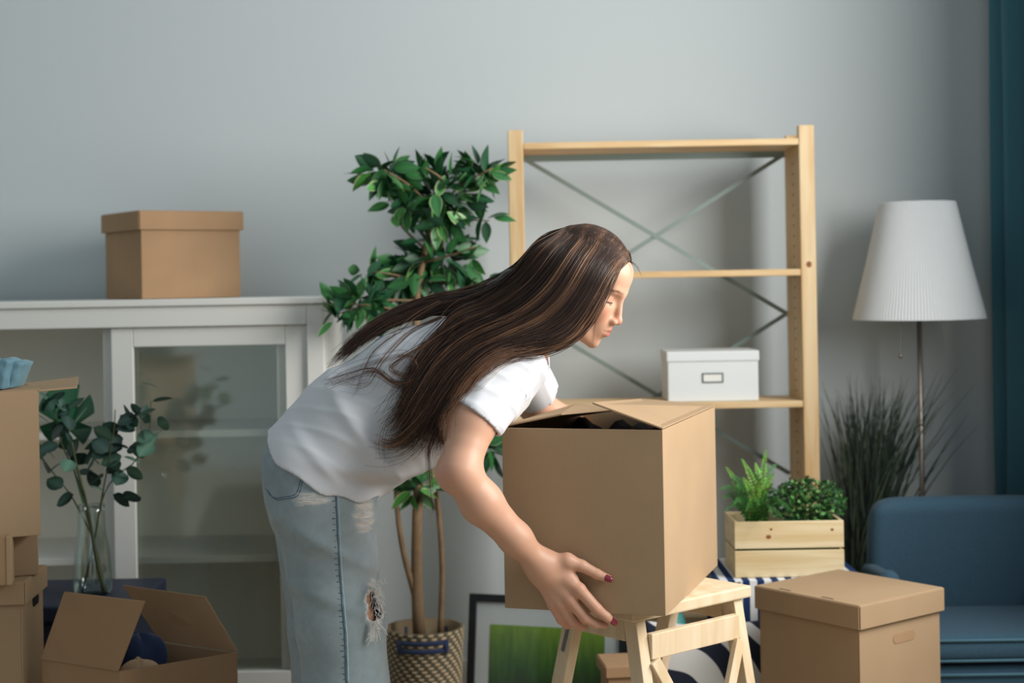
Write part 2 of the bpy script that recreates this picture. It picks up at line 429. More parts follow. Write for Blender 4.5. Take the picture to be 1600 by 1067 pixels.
fs += [tuple([j for j in range(g)][::-1])+(k, k+1), tuple((g-1)*g+j for j in range(g))+(k+2, k+3), tuple(i*g for i in range(g))+(k+3, k), tuple([i*g+g-1 for i in range(g)][::-1])+(k+1, k+2), (k, k+3, k+2, k+1)]
bcl = bc.add(vs, fs).build('folded_cloth', BLK, None, smooth=True, label='black cloth lying inside the box on the step stool', cat='cloth')

# open box bottom left
D = 3.4; h0 = P(186, 1049, D)
Lc = P(65, 1030, D*1.0364); Rc = P(371, 1019, D*1.0463); zt = h0.z
Nn = Vector((h0.x, h0.y, zt)); Lc.z = zt; Rc.z = zt; Bk = Lc+Rc-Nn
cs = [Nn, Rc, Bk, Lc]
def fl_up(a, b, px1, py1, Y1, px2, py2, Y2): return (P(px1, py1, Y1), P(px2, py2, Y2))
f1 = (P(102, 924, 3.48), P(228, 939, 3.36))   # flap on near-left edge: free above L, free above N
f2 = (P(320, 932, 3.62), P(191, 914, 3.74))
open_box('cardboard_box', 'small open cardboard box with raised flaps, front left of the floor', cs, zt, [(3, 0, f1[1], f1[0]), (1, 2, f2[1], f2[0])], m=CARD_D)
# contents: navy and beige cloth
def blob(name, label, cat, c, r, m, seed=0, amp=.15, n=28):
    mb = MB(); vs = []
    for i in range(n+1):
        th = PI*i/n
        for j in range(n*2):
            ph = 2*PI*j/(n*2); d = 1+amp*(math.sin(3*ph+seed)*math.sin(2*th)+.6*math.sin(5*ph+2*seed+4*th)*math.sin(th))
            vs.append((c[0]+r[0]*d*math.sin(th)*math.cos(ph), c[1]+r[1]*d*math.sin(th)*math.sin(ph), c[2]+r[2]*d*math.cos(th)))
    fs = [(i*2*n+j, (i+1)*2*n+j, (i+1)*2*n+(j+1) % (2*n), i*2*n+(j+1) % (2*n)) for i in range(n) for j in range(2*n)]
    return mb.add(vs, fs).build(name, m, None, smooth=True, label=label, cat=cat)
NAVY = mat('navy_cloth', (38, 52, 84), .85, .2, sheen=.3, bump=('noise', 250, .2, .001))
BEIGE = mat('beige_cloth', (205, 170, 135), .85, .2, bump=('noise', 200, .2, .001))
q = (Nn+Bk)/2
blob('folded_cloth', 'navy cloth bundle inside the open box with raised flaps', 'cloth', (q.x-.01, q.y+.03, zt-.03), (.06, .05, .075), NAVY, 1)
blob('folded_cloth', 'beige cloth bundle inside the open box with raised flaps', 'cloth', (q.x+.01, q.y-.055, zt-.055), (.05, .045, .06), BEIGE, 2)

# left stack -------------------------------------------------------
# bottom lidded box with hand hole
th = math.radians(58)
Nd = P(34, 908, 3.5)
tdb, hD = lid_box('storage_box', 'brown lidded cardboard box with hand hole, bottom of the left stack', Nd, math.radians(94), .20, .40, .5, .052, CARD, floorz=0)
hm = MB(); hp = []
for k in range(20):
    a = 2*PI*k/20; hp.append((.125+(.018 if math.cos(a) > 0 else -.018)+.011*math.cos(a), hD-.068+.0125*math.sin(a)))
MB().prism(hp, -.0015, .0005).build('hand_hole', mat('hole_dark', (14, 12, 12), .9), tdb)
zD = Nd.z
# middle box behind and little one in front
tm = thing('cardboard_box', 'plain cardboard box in the middle of the left stack', 'box', (-1.3, 3.65, zD), 0)
xr = P(60, 860, 3.57); hB = P(60, 829, 3.57).z-zD
def skew_box(t, R, th, W, Dd, z0, z1, m, name='box_body'):
    # R = front right corner; front runs left along -(cos,sin); depth along (-sin,cos) rotated
    w = Vector((math.cos(th), math.sin(th), 0)); d = Vector((-math.sin(th), math.cos(th), 0))
    a = Vector((R.x, R.y, 0)); q = [a-w*W, a, a+d*Dd, a-w*W+d*Dd]
    return MB().hexa([v+Vector((0, 0, z0)) for v in q]+[v+Vector((0, 0, z1)) for v in q]).build(name, m, t, True, bevel=.002)
skew_box(tm, xr, math.radians(19), .30, .16, zD+.001, zD+hB, CARD)
o_ = MB(); xw = P(60, 860, 3.655)
ts = thing('cardboard_box', 'small cardboard box in front of the middle box of the left stack', 'box', (-1.2, 3.56, zD), 0)
x2 = P(17, 860, 3.45); skew_box(ts, x2, math.radians(12), .20, .05, zD+.001, P(17, 838, 3.45).z, CARD_D)
skew_box(ts, x2+Vector((.0015, -.002, 0)), math.radians(12), .012, .05, zD+.001, P(17, 838, 3.45).z+.001, CARD, 'box_edge')
# big open box on top
R = P(64, 828, 3.5); zt0 = zD+hB+.001; ztop = P(64, 610, 3.5).z
th = math.radians(24); wv = Vector((math.cos(th), math.sin(th), 0)); dv = Vector((-math.sin(th), math.cos(th), 0))
R0 = Vector((R.x, R.y, ztop)); csb = [R0-wv*.42, R0, R0+dv*.30, R0-wv*.42+dv*.30]
ff = (P(140, 599, 3.72), P(122, 612, 3.50))
big = open_box('cardboard_box', 'big open cardboard box with a flap folded out, top of the left stack', csb, ztop-zt0,
               [(1, 2, R0+dv*.29+wv*.13+Vector((0, 0, .012)), R0+wv*.085+Vector((0, 0, .005))), (3, 0, R0-wv*.36+dv*.02+Vector((0, 0, .02)), R0-wv*.36+dv*.28+Vector((0, 0, .02)))], m=CARD)
MB().slab([csb[0]+Vector((0, .01, -.001)), csb[1]+Vector((0, .01, -.001)), R0+dv*.12+Vector((0, 0, .002)), R0-wv*.42+dv*.12+Vector((0, 0, .002))], .004).build('flap', CARD, big, True)
DENB = mat('folded_denim', (104, 142, 156), .9, .15, sheen=.2, bump=('noise', 350, .4, .0015), var=.25, noise_scale=30)
fj = thing('folded_jeans', 'pale blue folded denim lying on the top left box', 'clothes', tuple(P(0, 612, 3.48)))
for k, (x0_, x1_, xb, y0_, y1_, dY) in enumerate(((-90, 36, 18, 566, 611, 0), (-90, 16, 8, 562, 611, -.035))):
    mbj = MB(); nx, nz = 22, 14; vs = []
    for sd_ in (0, 1):
        for i in range(nx):
            for jz in range(nz):
                u = i/(nx-1); v = jz/(nz-1); px = x0_+((x1_ if v > .99 else xb+(x1_-xb)*v)-x0_)*u; py = y1_+(y0_-y1_)*v
                q = P(px, py, 3.52+dY); wob = .002*math.sin(u*9+v*5+k)+.0015*math.sin(v*13+u*31)
                q.y += (-.012+wob if sd_ == 0 else .10)*(1 if 0 < i < nx-1 and 0 < jz < nz-1 else .8); q.z = max(q.z+.003*math.sin(u*23)*(v > .9), ztop+.006); vs.append(q)
    o2 = nx*nz; fs = [(i*nz+j_, (i+1)*nz+j_, (i+1)*nz+j_+1, i*nz+j_+1) for i in range(nx-1) for j_ in range(nz-1)]
    fs += [tuple(o2+q for q in f[::-1]) for f in fs]
    edge = [i*nz for i in range(nx)]+[(nx-1)*nz+j_ for j_ in range(1, nz)]+[i*nz+nz-1 for i in range(nx-2, -1, -1)]+[j_ for j_ in range(nz-2, 0, -1)]
    fs += [(edge[a_], o2+edge[a_], o2+edge[(a_+1) % len(edge)], edge[(a_+1) % len(edge)]) for a_ in range(len(edge))]
    mbj.add(vs, fs); mbj.build('fold', DENB, fj, True, smooth=True)

# navy box seat behind, vase stands on it
NAVB = mat('navy_leatherette', (36, 44, 66), .5, .4, bump=('noise', 120, .2, .001))
ot = thing('storage_ottoman', 'dark navy storage cube under the glass vase', 'ottoman', (-1.15, 4.0, 0))
zo = P(80, 946, 3.86).z
MB().box(-1.32, -.97, 3.86, 4.2, 0, zo-.045).build('seat_base', NAVB, ot, True, bevel=.006)
MB().box(-1.33, -.96, 3.85, 4.21, zo-.044, zo).build('seat_lid', NAVB, ot, True, bevel=.008, segs=3)

# vase
VG = glass('vase_glass', (.93, .96, .95), refl=.12)
vx = P(144, 850, 4.0); vase = thing('glass_vase', 'clear glass vase of green branches beside the left box stack', 'vase', (vx.x, 4.0, zo))
ztopv = P(144, 788, 4.0).z-zo
pr = [(.001, 0), (.040, 0), (.049, .01), (.050, .05), (.046, .11), (.038, .16), (.035, .21), (.036, ztopv)]
inn = [(r-.003, z) for r, z in pr[::-1] if z > .005]+[(.001, .012)]
MB().lathe(pr+inn, 40).build('vase_glass', VG, vase, smooth=True)
EUC = mat('eucalyptus_leaf', (52, 82, 72), .5, .4, attr=True)
STEM = mat('stem', (74, 84, 58), .6, .3)
def leaf_mesh(name, shape, cols, fold=.18, curl=.15, nl=6):
    """unit leaf: along +x, length 1; shape(t)->half width; cols (centre, mid, edge)"""
    vs = []; cc = []
    rows = [(0, 0), (-.72, 1), (.72, 1), (-1, 2), (1, 2)]
    order = [3, 1, 0, 2, 4]
    for i in range(nl+1):
        t = i/nl; w = shape(t)
        for k in order:
            s, c = rows[k]; y = s*w; z = abs(y)*fold-curl*t*t
            vs.append((t, y, z)); cc.append(lin(cols[c]))
    fs = [(i*5+j, (i+1)*5+j, (i+1)*5+j+1, i*5+j+1) for i in range(nl) for j in range(4)]
    mb = MB(); mb.v = vs; mb.f = fs; mb.c = cc
    me = bpy.data.meshes.new(name); me.from_pydata(vs, [], fs)
    at = me.color_attributes.new('Col', 'FLOAT_COLOR', 'POINT'); at.data.foreach_set('color', np.array([c+(1,) for c in cc], np.float32).ravel())
    me.polygons.foreach_set('use_smooth', [True]*len(fs)); return me
def put_leaf(me, parent, pos, d, size, roll=0, name='leaf', wid=1.0):
    o = bpy.data.objects.new(name, me); COL.objects.link(o); o.parent = parent
    d = Vector(d).normalized(); q = d.to_track_quat('X', 'Z').to_matrix() @ Matrix.Rotation(roll, 3, 'X')
    M = Matrix.Translation(pos) @ q.to_4x4() @ Matrix.Diagonal((size, size*wid, size, 1))
    o.matrix_local = INFO[parent.name].inverted() @ M; return o
rnd = lambda t: .42*math.sin(PI*min(1, t)**.85)**.6 if 0 < t < 1 else .01
eu = [leaf_mesh('eucalyptus_leaf', rnd, c, .1, .1) for c in (((70, 104, 90), (48, 80, 70), (44, 74, 66)), ((54, 84, 76), (36, 62, 56), (34, 58, 52)), ((100, 138, 118), (78, 116, 98), (70, 108, 92)))]
for m_ in eu: m_.materials.append(EUC)
mouth = P(144, 800, 4.0)
branches = [  # pixel way-points, depth
    ([(160, 925), (150, 870), (137, 800), (118, 740), (95, 690), (85, 640)], 4.0, .0022),
    ([(128, 925), (143, 870), (155, 800), (168, 730), (178, 670), (180, 640)], 3.98, .002),
    ([(165, 925), (148, 850), (125, 800), (108, 770), (84, 740), (66, 715)], 4.0, .0018),
    ([(128, 925), (146, 850), (160, 780), (180, 745), (212, 720), (232, 680), (236, 625)], 4.02, .0017),
    ([(164, 925), (152, 880), (140, 810), (128, 760), (118, 720), (112, 690)], 3.97, .004)]
for pts, Y, r in branches:
    c = catmull([NP(x, y, Y-.01*i) for i, (x, y) in enumerate(pts)], 20)
    MB().tube([Vector(q) for q in c], list(np.linspace(r*1.3, r*.7, 20)), 6).build('stem', STEM, vase, True, smooth=True)
el = [(85, 640), (100, 655), (78, 668), (92, 628), (110, 640), (88, 690), (112, 715), (122, 735), (75, 700), (105, 675), (140, 700), (148, 728), (70, 725), (80, 735), (98, 765), (112, 770), (140, 755), (152, 765),
      (172, 690), (182, 680), (192, 692), (176, 708), (190, 712), (200, 700), (168, 700), (186, 735), (194, 735), (178, 775), (190, 775), (170, 772), (205, 660), (212, 670), (222, 665), (228, 685), (240, 675), (248, 665), (250, 680),
      (220, 650), (235, 690), (224, 600), (240, 628), (230, 635), (246, 640), (222, 715), (236, 700), (215, 708), (205, 655), (230, 660)]
for i, (x, y) in enumerate(el+[(x+random.uniform(-9, 9), y+random.uniform(-9, 9)) for x, y in el if y < 740 and x < 215]):
    p_ = P(x+random.uniform(-3, 3), y+random.uniform(-3, 3), 3.97+random.uniform(-.04, .04))
    small = x > 214 and y < 660
    d = Vector((random.uniform(-1, 1), random.uniform(-.6, .1), random.uniform(-.6, .9)))
    put_leaf(eu[(2 if random.random() < .18 else (i % 2))], vase, p_, d, random.uniform(.045, .058)*(.95 if small else 1), random.uniform(-1.2, 1.2)+PI/2*0, wid=.55 if small else 1)
# monstera leaf (a big split leaf)
MON = mat('monstera_leaf', (28, 78, 52), .35, .5, attr=True)
mm_ = MB(); cen = P(108, 690, 4.06); n = 40; vs = [tuple(cen)]; cc = [lin((40, 96, 66))]
for i in range(n+1):
    a = -PI*.42+2*PI*.92*i/n; r = .072*(1+.12*math.cos(a-PI/2))
    if i in (6, 7, 13, 14, 27, 28, 34): r *= .45
    vs.append((cen.x+r*1.02*math.cos(a+.4), cen.y+.02*math.sin(a*2), cen.z+.055+r*1.25*math.sin(a+.4))); cc.append(lin((26, 76, 50)))
mm_.v = [(cen.x, cen.y, cen.z+.03)]+vs[1:]; mm_.c = cc; mm_.f = [(0, i+1, i+2) for i in range(n)]
ml = mm_.build('monstera_leaf', MON, vase, True, label='big split monstera leaf')
md = ml.modifiers.new('s', 'SOLIDIFY'); md.thickness = .0008
MB().tube([P(160, 925, 4.03), P(140, 820, 4.03), P(112, 720, 4.05), P(108, 680, 4.06)], .003, 6).build('stem', mat('stem_green', (52, 110, 60), .5), vase, True, smooth=True)
for k, (dx, dz) in enumerate(((.05, .06), (.06, .02), (-.02, .09))):
    c0 = Vector((cen.x, cen.y-.004, cen.z+.03)); MB().tube([c0, c0+Vector((dx, -.003, dz))], [.0014, .0006], 5).build('leaf_vein', mat('vein', (150, 178, 150), .5), ml, True)

# ================================================================== ficus in basket
bs = P(663, 978, 4.3); zr = bs.z; bas = thing('potted_ficus', 'tall potted ficus tree in a woven basket behind the woman', 'plant', (bs.x, 4.3, 0))
WEAVE = bpy.data.materials.new('woven_seagrass'); WEAVE.use_nodes = True
nt = WEAVE.node_tree; N = nt.nodes; L = nt.links; b = N['Principled BSDF']; b.inputs['Roughness'].default_value = .85
at = N.new('ShaderNodeAttribute'); at.attribute_name = 'Col'; L.new(at.outputs['Color'], b.inputs['Base Color'])
mb = MB(); nA = 144; rows = 96; vs = []; cc = []
for i in range(rows+1):
    t = i/rows; r0 = .085+.022*t**.8; ring = abs(math.sin(PI*i/3))
    for j in range(nA):
        a = 2*PI*j/nA; on = ((j+(i//3)*2) % 6) < 3
        tw = .0035*ring+(.0015 if on else 0)
        vs.append(((r0+tw)*math.cos(a), (r0+tw)*math.sin(a), zr*t)); cc.append(lin((196, 174, 140) if on else (84, 84, 70)) if i % 3 else lin((90, 80, 62)))
fs = [(i*nA+j, i*nA+(j+1) % nA, (i+1)*nA+(j+1) % nA, (i+1)*nA+j) for i in range(rows) for j in range(nA)]
k0 = len(vs)
for t, r in ((1, .100), (.6, .095)):
    for j in range(nA): a = 2*PI*j/nA; vs.append((r*math.cos(a), r*math.sin(a), zr*t)); cc.append(lin((120, 104, 78)))
fs += [(rows*nA+j, rows*nA+(j+1) % nA, k0+(j+1) % nA, k0+j) for j in range(nA)]+[(k0+j, k0+(j+1) % nA, k0+nA+(j+1) % nA, k0+nA+j) for j in range(nA)]
fs.append(tuple(range(nA-1, -1, -1)))
mb.v = vs; mb.c = cc; mb.f = fs; bk = mb.build('woven_basket', WEAVE, bas, smooth=True)
soil = mat('soil', (52, 42, 34), .95); MB().lathe([(.001, zr-.05), (.095, zr-.05)], 40).build('soil', soil, bas)
hz = P(657, 1012, 4.2).z
for sgn in (-1, 1):
    hb = MB()
    for z_ in (hz-.011, hz+.011):
        pts = [Vector((.107*math.sin(a), sgn*.107*math.cos(a), z_)) for a in np.linspace(-.62, .62, 12)]
        hb.tube(pts, .007, 8)
    for a in (-.62, .62):
        hb.tube([Vector((.107*math.sin(a), sgn*.107*math.cos(a), hz-.018)), Vector((.107*math.sin(a), sgn*.107*math.cos(a), hz+.018))], .010, 8)
    hb.build('basket_handle', NAVY, bk, smooth=True, label='navy fabric handle')
BARK = mat('bark', (138, 114, 88), .85, .2, var=.3, noise_scale=25, bump=('noise', (60, 60, 10), .6, .004))
def limb(pts, r0, r1, nm='branch', n=18, nn=8):
    c = catmull([NP(*q) for q in pts], n); MB().tube([Vector(q) for q in c], list(np.linspace(r0, r1, n)), nn).build(nm, BARK, bas, True, smooth=True)
limb([(655, 995, 4.3), (651, 900, 4.3), (652, 800, 4.3), (656, 700, 4.3), (654, 600, 4.3), (650, 480, 4.32), (662, 400, 4.32), (680, 330, 4.32), (690, 275, 4.3)], .018, .007, 'trunk')
limb([(660, 990, 4.31), (648, 930, 4.3), (632, 870, 4.28), (622, 810, 4.28), (617, 745, 4.3), (610, 690, 4.3)], .010, .006)
limb([(688, 990, 4.33), (691, 900, 4.33), (688, 830, 4.32), (683, 780, 4.32), (675, 740, 4.3), (672, 640, 4.3)], .009, .006)
br = [[(680, 330), (640, 290), (600, 265)], [(680, 330), (720, 290), (770, 262)], [(670, 370), (700, 345), (765, 345)], [(665, 390), (625, 350), (610, 310)], [(660, 410), (700, 400), (745, 385)],
      [(655, 440), (620, 430), (585, 425)], [(652, 470), (590, 470), (530, 490)], [(655, 470), (700, 440), (745, 440)], [(652, 500), (600, 480), (545, 475)], [(685, 300), (690, 280), (665, 262)], [(652, 500), (700, 460), (760, 440)]]
brY = [random.uniform(4.2, 4.4) for _ in br]
for q, y2 in zip(br, brY):
    limb([(q[0][0], q[0][1], 4.32), (q[1][0], q[1][1], (4.32+y2)/2), (q[2][0], q[2][1], y2)], .0045, .002, n=8, nn=5)
shp = lambda t: .235*math.sin(PI*t**.8)**.9 if 0 < t < 1 else .004
FIC = mat('ficus_leaf', (46, 96, 52), .42, .45, attr=True)
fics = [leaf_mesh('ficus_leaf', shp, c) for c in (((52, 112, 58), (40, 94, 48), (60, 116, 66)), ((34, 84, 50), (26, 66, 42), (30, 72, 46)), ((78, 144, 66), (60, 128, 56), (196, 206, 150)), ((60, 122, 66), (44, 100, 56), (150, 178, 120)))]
for m_ in fics: m_.materials.append(FIC)
cl = [(680, 300, 75, 45, 4.3, 62), (600, 270, 38, 30, 4.28, 22), (755, 268, 38, 24, 4.28, 22), (750, 345, 36, 14, 4.3, 10), (630, 318, 34, 26, 4.3, 16), (690, 345, 40, 20, 4.3, 16), (690, 405, 60, 34, 4.32, 36), (645, 430, 48, 32, 4.33, 30), (580, 425, 30, 15, 4.33, 8),
      (560, 475, 52, 28, 4.24, 28), (530, 500, 22, 22, 4.22, 9), (745, 435, 36, 16, 4.33, 14), (610, 480, 36, 24, 4.34, 14), (655, 762, 36, 20, 4.28, 16), (768, 700, 16, 30, 4.3, 14)]
nleaf = 0
for (x, y, sx, sy, Y, k) in cl:
    for i in range(k):
        a = random.uniform(0, 2*PI); r = math.sqrt(random.random())
        px, py = x+sx*r*math.cos(a), y+sy*r*math.sin(a)
        p_ = P(px, py, Y+random.uniform(-.07, .07)*(1.2-r))
        d = Vector((math.cos(a)*.9+random.uniform(-.5, .5), random.uniform(-.7, .4), -math.sin(a)*.8+random.uniform(-.45, .45)))
        dist = 4.3
        pt = p_-d.normalized()*.02
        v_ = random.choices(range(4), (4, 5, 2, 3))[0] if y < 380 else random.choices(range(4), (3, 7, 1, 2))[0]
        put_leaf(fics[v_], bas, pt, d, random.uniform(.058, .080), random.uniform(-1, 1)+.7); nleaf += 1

fol = MB()
base_v = [[tuple(v.co) for v in m_.vertices] for m_ in fics]; base_c = [[tuple(c.color)[:3] for c in m_.color_attributes['Col'].data] for m_ in fics]; base_f = [[tuple(p.vertices) for p in m_.polygons] for m_ in fics]
for (x, y, sx, sy, Y, k) in [(685, 305, 62, 50, 4.32, 95), (610, 275, 35, 28, 4.3, 18), (750, 275, 40, 22, 4.3, 22), (690, 400, 58, 40, 4.34, 50), (640, 440, 50, 30, 4.35, 36), (570, 470, 48, 24, 4.25, 24), (740, 435, 34, 14, 4.35, 12), (655, 765, 30, 18, 4.3, 10)]:
    for i in range(k):
        a = random.uniform(0, 2*PI); r = math.sqrt(random.random()); p_ = P(x+sx*r*math.cos(a), y+sy*r*math.sin(a), Y+random.uniform(-.04, .06))
        d = Vector((math.cos(a)*.9+random.uniform(-.5, .5), random.uniform(-.7, .4), -math.sin(a)*.8+random.uniform(-.45, .45))).normalized()
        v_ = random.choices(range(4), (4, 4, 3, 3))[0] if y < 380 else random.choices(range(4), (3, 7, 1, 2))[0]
        Mx = Matrix.Translation(p_-d*.02) @ (d.to_track_quat('X', 'Z').to_matrix() @ Matrix.Rotation(random.uniform(-1, 1)+.7, 3, 'X')).to_4x4() @ Matrix.Scale(random.uniform(.052, .074), 4)
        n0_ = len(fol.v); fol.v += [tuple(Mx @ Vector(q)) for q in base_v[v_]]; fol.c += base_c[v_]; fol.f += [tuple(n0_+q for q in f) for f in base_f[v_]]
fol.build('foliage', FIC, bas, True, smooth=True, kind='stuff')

# ================================================================== wooden shelving unit
SF = 4.45; SB = 4.69
sh = thing('shelving_unit', 'open pine shelving unit with metal cross braces against the wall', 'shelving', (.44, 4.57, 0))
xl0, xl1, xr0, xr1 = P(797, 440, SF).x, P(821, 440, SF).x, P(1252, 440, SF).x, P(1276, 440, SF).x
zt_ = P(800, 203, SF).z
for x0, x1, tag_ in ((xl0, xl1, 0), (xr0, xr1, 1)):
    MB().box(x0, x1, SF, SF+.032, 0, zt_).build('post', PINE, sh, True, bevel=.003)
    MB().box(x0, x1, SB-.032, SB, 0, zt_-.01).build('post', PINE, sh, True, bevel=.003)
    xi = (x1-.02, x1) if tag_ == 0 else (x0, x0+.02)
    sp_ = MB().box(xi[0]+.001, xi[1]-.001, SF+.033, SB-.033, .06, zt_-.03).build('side_panel', PINE, sh, True)
    if tag_:
        HD = mat('peg_hole', (74, 52, 34), .9)
        z_ = .12
        while z_ < 1.62:
            c_ = [(.0032*math.cos(a), .0032*math.sin(a)) for a in np.linspace(0, 2*PI, 9)[:-1]]
            MB().add([(x0-.0006+.0012, SF+.105+u, z_+v) for u, v in c_]+[(x0-.0006, SF+.105+u, z_+v) for u, v in c_], [tuple(range(8, 16))]+[(i, (i+1) % 8, (i+1) % 8+8, i+8) for i in range(8)]).build('peg_hole', HD, sp_, True)
            z_ += .0305
KN = mat('knot', (150, 92, 50), .6, var=.4, noise_scale=60)
kz = P(1264, 413, SF)
MB().prism([(kz.x+.008*math.cos(a), kz.z+.009*math.sin(a)) for a in np.linspace(0, 2*PI, 15)[:-1]], SF-.0006, SF+.001).build('knot', KN, sh, True)
for z1, bk_ in ((P(820, 223, SF).z, 1), (P(1250, 420, SF).z, 0), (P(1250, 626, SF).z, 0), (.30, 0)):
    MB().box(xl1+.001, xr0-.001, SF+.001, SB-.02, z1-.019, z1).build('shelf_board', PINE_H, sh, True, bevel=.002)
STL = mat('brace_steel', (132, 148, 144), .45, .5, metal=.3)
za, zb, zc = P(820, 248, SB).z, P(1228, 490, SB).z, P(1228, 740, SB).z
for zu, zl in ((za, zb), (zb, zc)):
    for s_ in (0, 1):
        a = Vector((xl1+.004, SB+.003+.003*s_, zu if s_ == 0 else zl)); b_ = Vector((xr0-.0, SB+.003+.003*s_, zl if s_ == 0 else zu))
        MB().beam(a, b_, .013, .002).build('cross_brace', STL, sh, True)
MB().box(xl0, xr1, SB+.0005, SB+.0018, za-.01, za+.012).build('brace_rail', STL, sh, True)

# white storage box on the shelf
WB = mat('white_board_box', (222, 226, 226), .55, .3)
z3 = P(1250, 626, SF).z; a = P(1042, 600, SF+.02); b_ = P(1187, 600, SF+.02)
wb = thing('storage_box', 'white lidded storage box with label holder on the pine shelf', 'box', ((a.x+b_.x)/2, SF+.11, z3))
Wd = (b_.x-a.x)/2; Hh = P(1110, 548, SF+.02).z-P(1110, 627, SF+.02).z
MB().box(-Wd+.003, Wd-.003, -.088, .095, .0005, Hh-.004).build('box_body', WB, wb, bevel=.003)
MB().box(-Wd, Wd, -.092, .099, Hh-.030, Hh).build('lid', WB, wb, bevel=.003)
lh = MB(); zc_ = P(1113, 591, SF).z-z3; y_ = -.0895; hx = -.001
for q in ((-.031, .031, .0105, .0145), (-.031, .031, -.0145, -.0105), (-.031, -.027, -.0105, .0105), (.027, .031, -.0105, .0105)):
    lh.box(hx+q[0], hx+q[1], y_-.001, y_+.003, zc_+q[2], zc_+q[3])
lh.build('label_holder', mat('holder_metal', (110, 116, 114), .4, metal=.7), wb, bevel=.0005)
MB().box(hx-.027, hx+.027, y_+.0005, y_+.002, zc_-.0105, zc_+.0105).build('label_card', mat('paper', (232, 232, 226), .8), wb)

# ================================================================== floor lamp
lp = P(1438, 600, 4.6); lamp = thing('floor_lamp', 'floor lamp with pleated white cone shade behind the armchair', 'lamp', (lp.x, 4.6, 0))
z0, z1 = P(1438, 498, 4.6).z, P(1438, 316, 4.6).z
SHD = mat('pleated_shade', (222, 226, 228), .8, .1, sheen=.2)
sm = MB(); nA = 256; vs = []
prf = [(.194, z0), (.192, z0+.006), (.150, z0+(z1-z0)*.5), (.111, z1-.004), (.110, z1)]
for k, (r, z) in enumerate(prf):
    for j in range(nA):
        a = 2*PI*j/nA; rr = r+(0.0018 if (j//1) % 2 else -.0012)*(1 if 0 < k < 4 else .4)
        vs.append((rr*math.cos(a), rr*math.sin(a), z))
fs = [(i*nA+j, i*nA+(j+1) % nA, (i+1)*nA+(j+1) % nA, (i+1)*nA+j) for i in range(4) for j in range(nA)]
s_ = sm.add(vs, fs).build('lamp_shade', SHD, lamp); md = s_.modifiers.new('s', 'SOLIDIFY'); md.thickness = .001
MET = mat('brushed_nickel', (150, 142, 134), .35, metal=.85)
MB().tube([(0, 0, .02), (0, 0, z0+.16)], .0075, 14).build('pole', MET, lamp, smooth=True)
zj = P(1438, 662, 4.6).z; MB().tube([(0, 0, zj-.006), (0, 0, zj+.006)], .009, 14).build('pole_joint', MET, lamp, smooth=True)
MB().lathe([(.001, 0), (.10, 0), (.10, .012), (.03, .022), (.001, .024)], 40).build('base', MET, lamp, smooth=True)
sp = MB()
for k in range(3):
    a = k*2*PI/3; sp.tube([(0, 0, z1-.03), (.108*math.cos(a), .108*math.sin(a), z1-.012)], .0015, 6)
sp.tube([(0, 0, z0+.15), (0, 0, z1-.025)], .004, 8); sp.build('shade_spider', MET, lamp)
MB().lathe([(.001, z0+.14), (.018, z0+.15), (.028, z0+.19), (.022, z0+.225), (.001, z0+.24)], 20).build('bulb', mat('bulb_glass', (235, 235, 230), .3), lamp, smooth=True)
pc = P(1407, 557, 4.53); dx, dy = pc.x-lp.x, 4.53-4.6
chn = MB().tube([(dx, dy, pc.z), (dx*.9, dy*.9, z0+.12), (0.005, 0, z0+.15)], .0006, 5).build('pull_chain', MET, lamp)
MB().lathe([(.0005, pc.z-.006), (.0045, pc.z-.003), (.006, pc.z+.001), (.0035, pc.z+.007), (.0005, pc.z+.009)], 14, (dx, dy)).build('pull_knob', MET, chn, smooth=True)

# ================================================================== tall grass plant
gx = P(1352, 900, 4.68).x
gp = thing('grass_plant', 'dark tall grass plant behind the lamp pole and armchair', 'plant', (gx, 4.70, 0))
POT = mat('dark_pot', (58, 58, 60), .6); MB().lathe([(.001, 0), (.07, 0), (.095, .26), (.085, .26), (.08, .22), (.001, .22)], 32).build('pot', POT, gp, smooth=True)
gb = MB(); GRS = mat('dark_grass', (52, 66, 58), .6, .3, attr=True)
for i in range(230):
    tx = P(random.triangular(1275, 1510, 1370), 600, 4.62).x; top = P(0, random.triangular(585, 760, 640), 4.62).z
    if i < 6: tx, top = P((1535, 1550, 1500, 1290, 1480, 1285)[i], 600, 4.62).x, P(0, (618, 690, 590, 610, 600, 660)[i], 4.62).z
    top += 0.013
    bx0 = gx+random.uniform(-.06, .06); y0 = 4.70+random.uniform(-.05, .05); y1 = 4.68+random.uniform(-.13, .10)
    z0_ = .21; K = 7; w0 = random.uniform(.0022, .0042); vs = []; col = lin(random.choice(((48, 62, 56), (62, 78, 64), (40, 50, 48), (70, 84, 66))))
    for k in range(K):
        t = k/(K-1); x = bx0+(tx-bx0)*t**1.7; y = y0+(y1-y0)*t**1.5; z = z0_+(top-z0_)*(t-.04*t**6); w_ = w0*(1-t)**.6+.0003
        vs += [(x-w_, y+w_*.3, z), (x+w_, y-w_*.3, z)]
    gb.add(vs, [(2*k, 2*k+1, 2*k+3, 2*k+2) for k in range(K-1)], col)
gb.build('grass_blades', GRS, gp, True, kind='stuff')

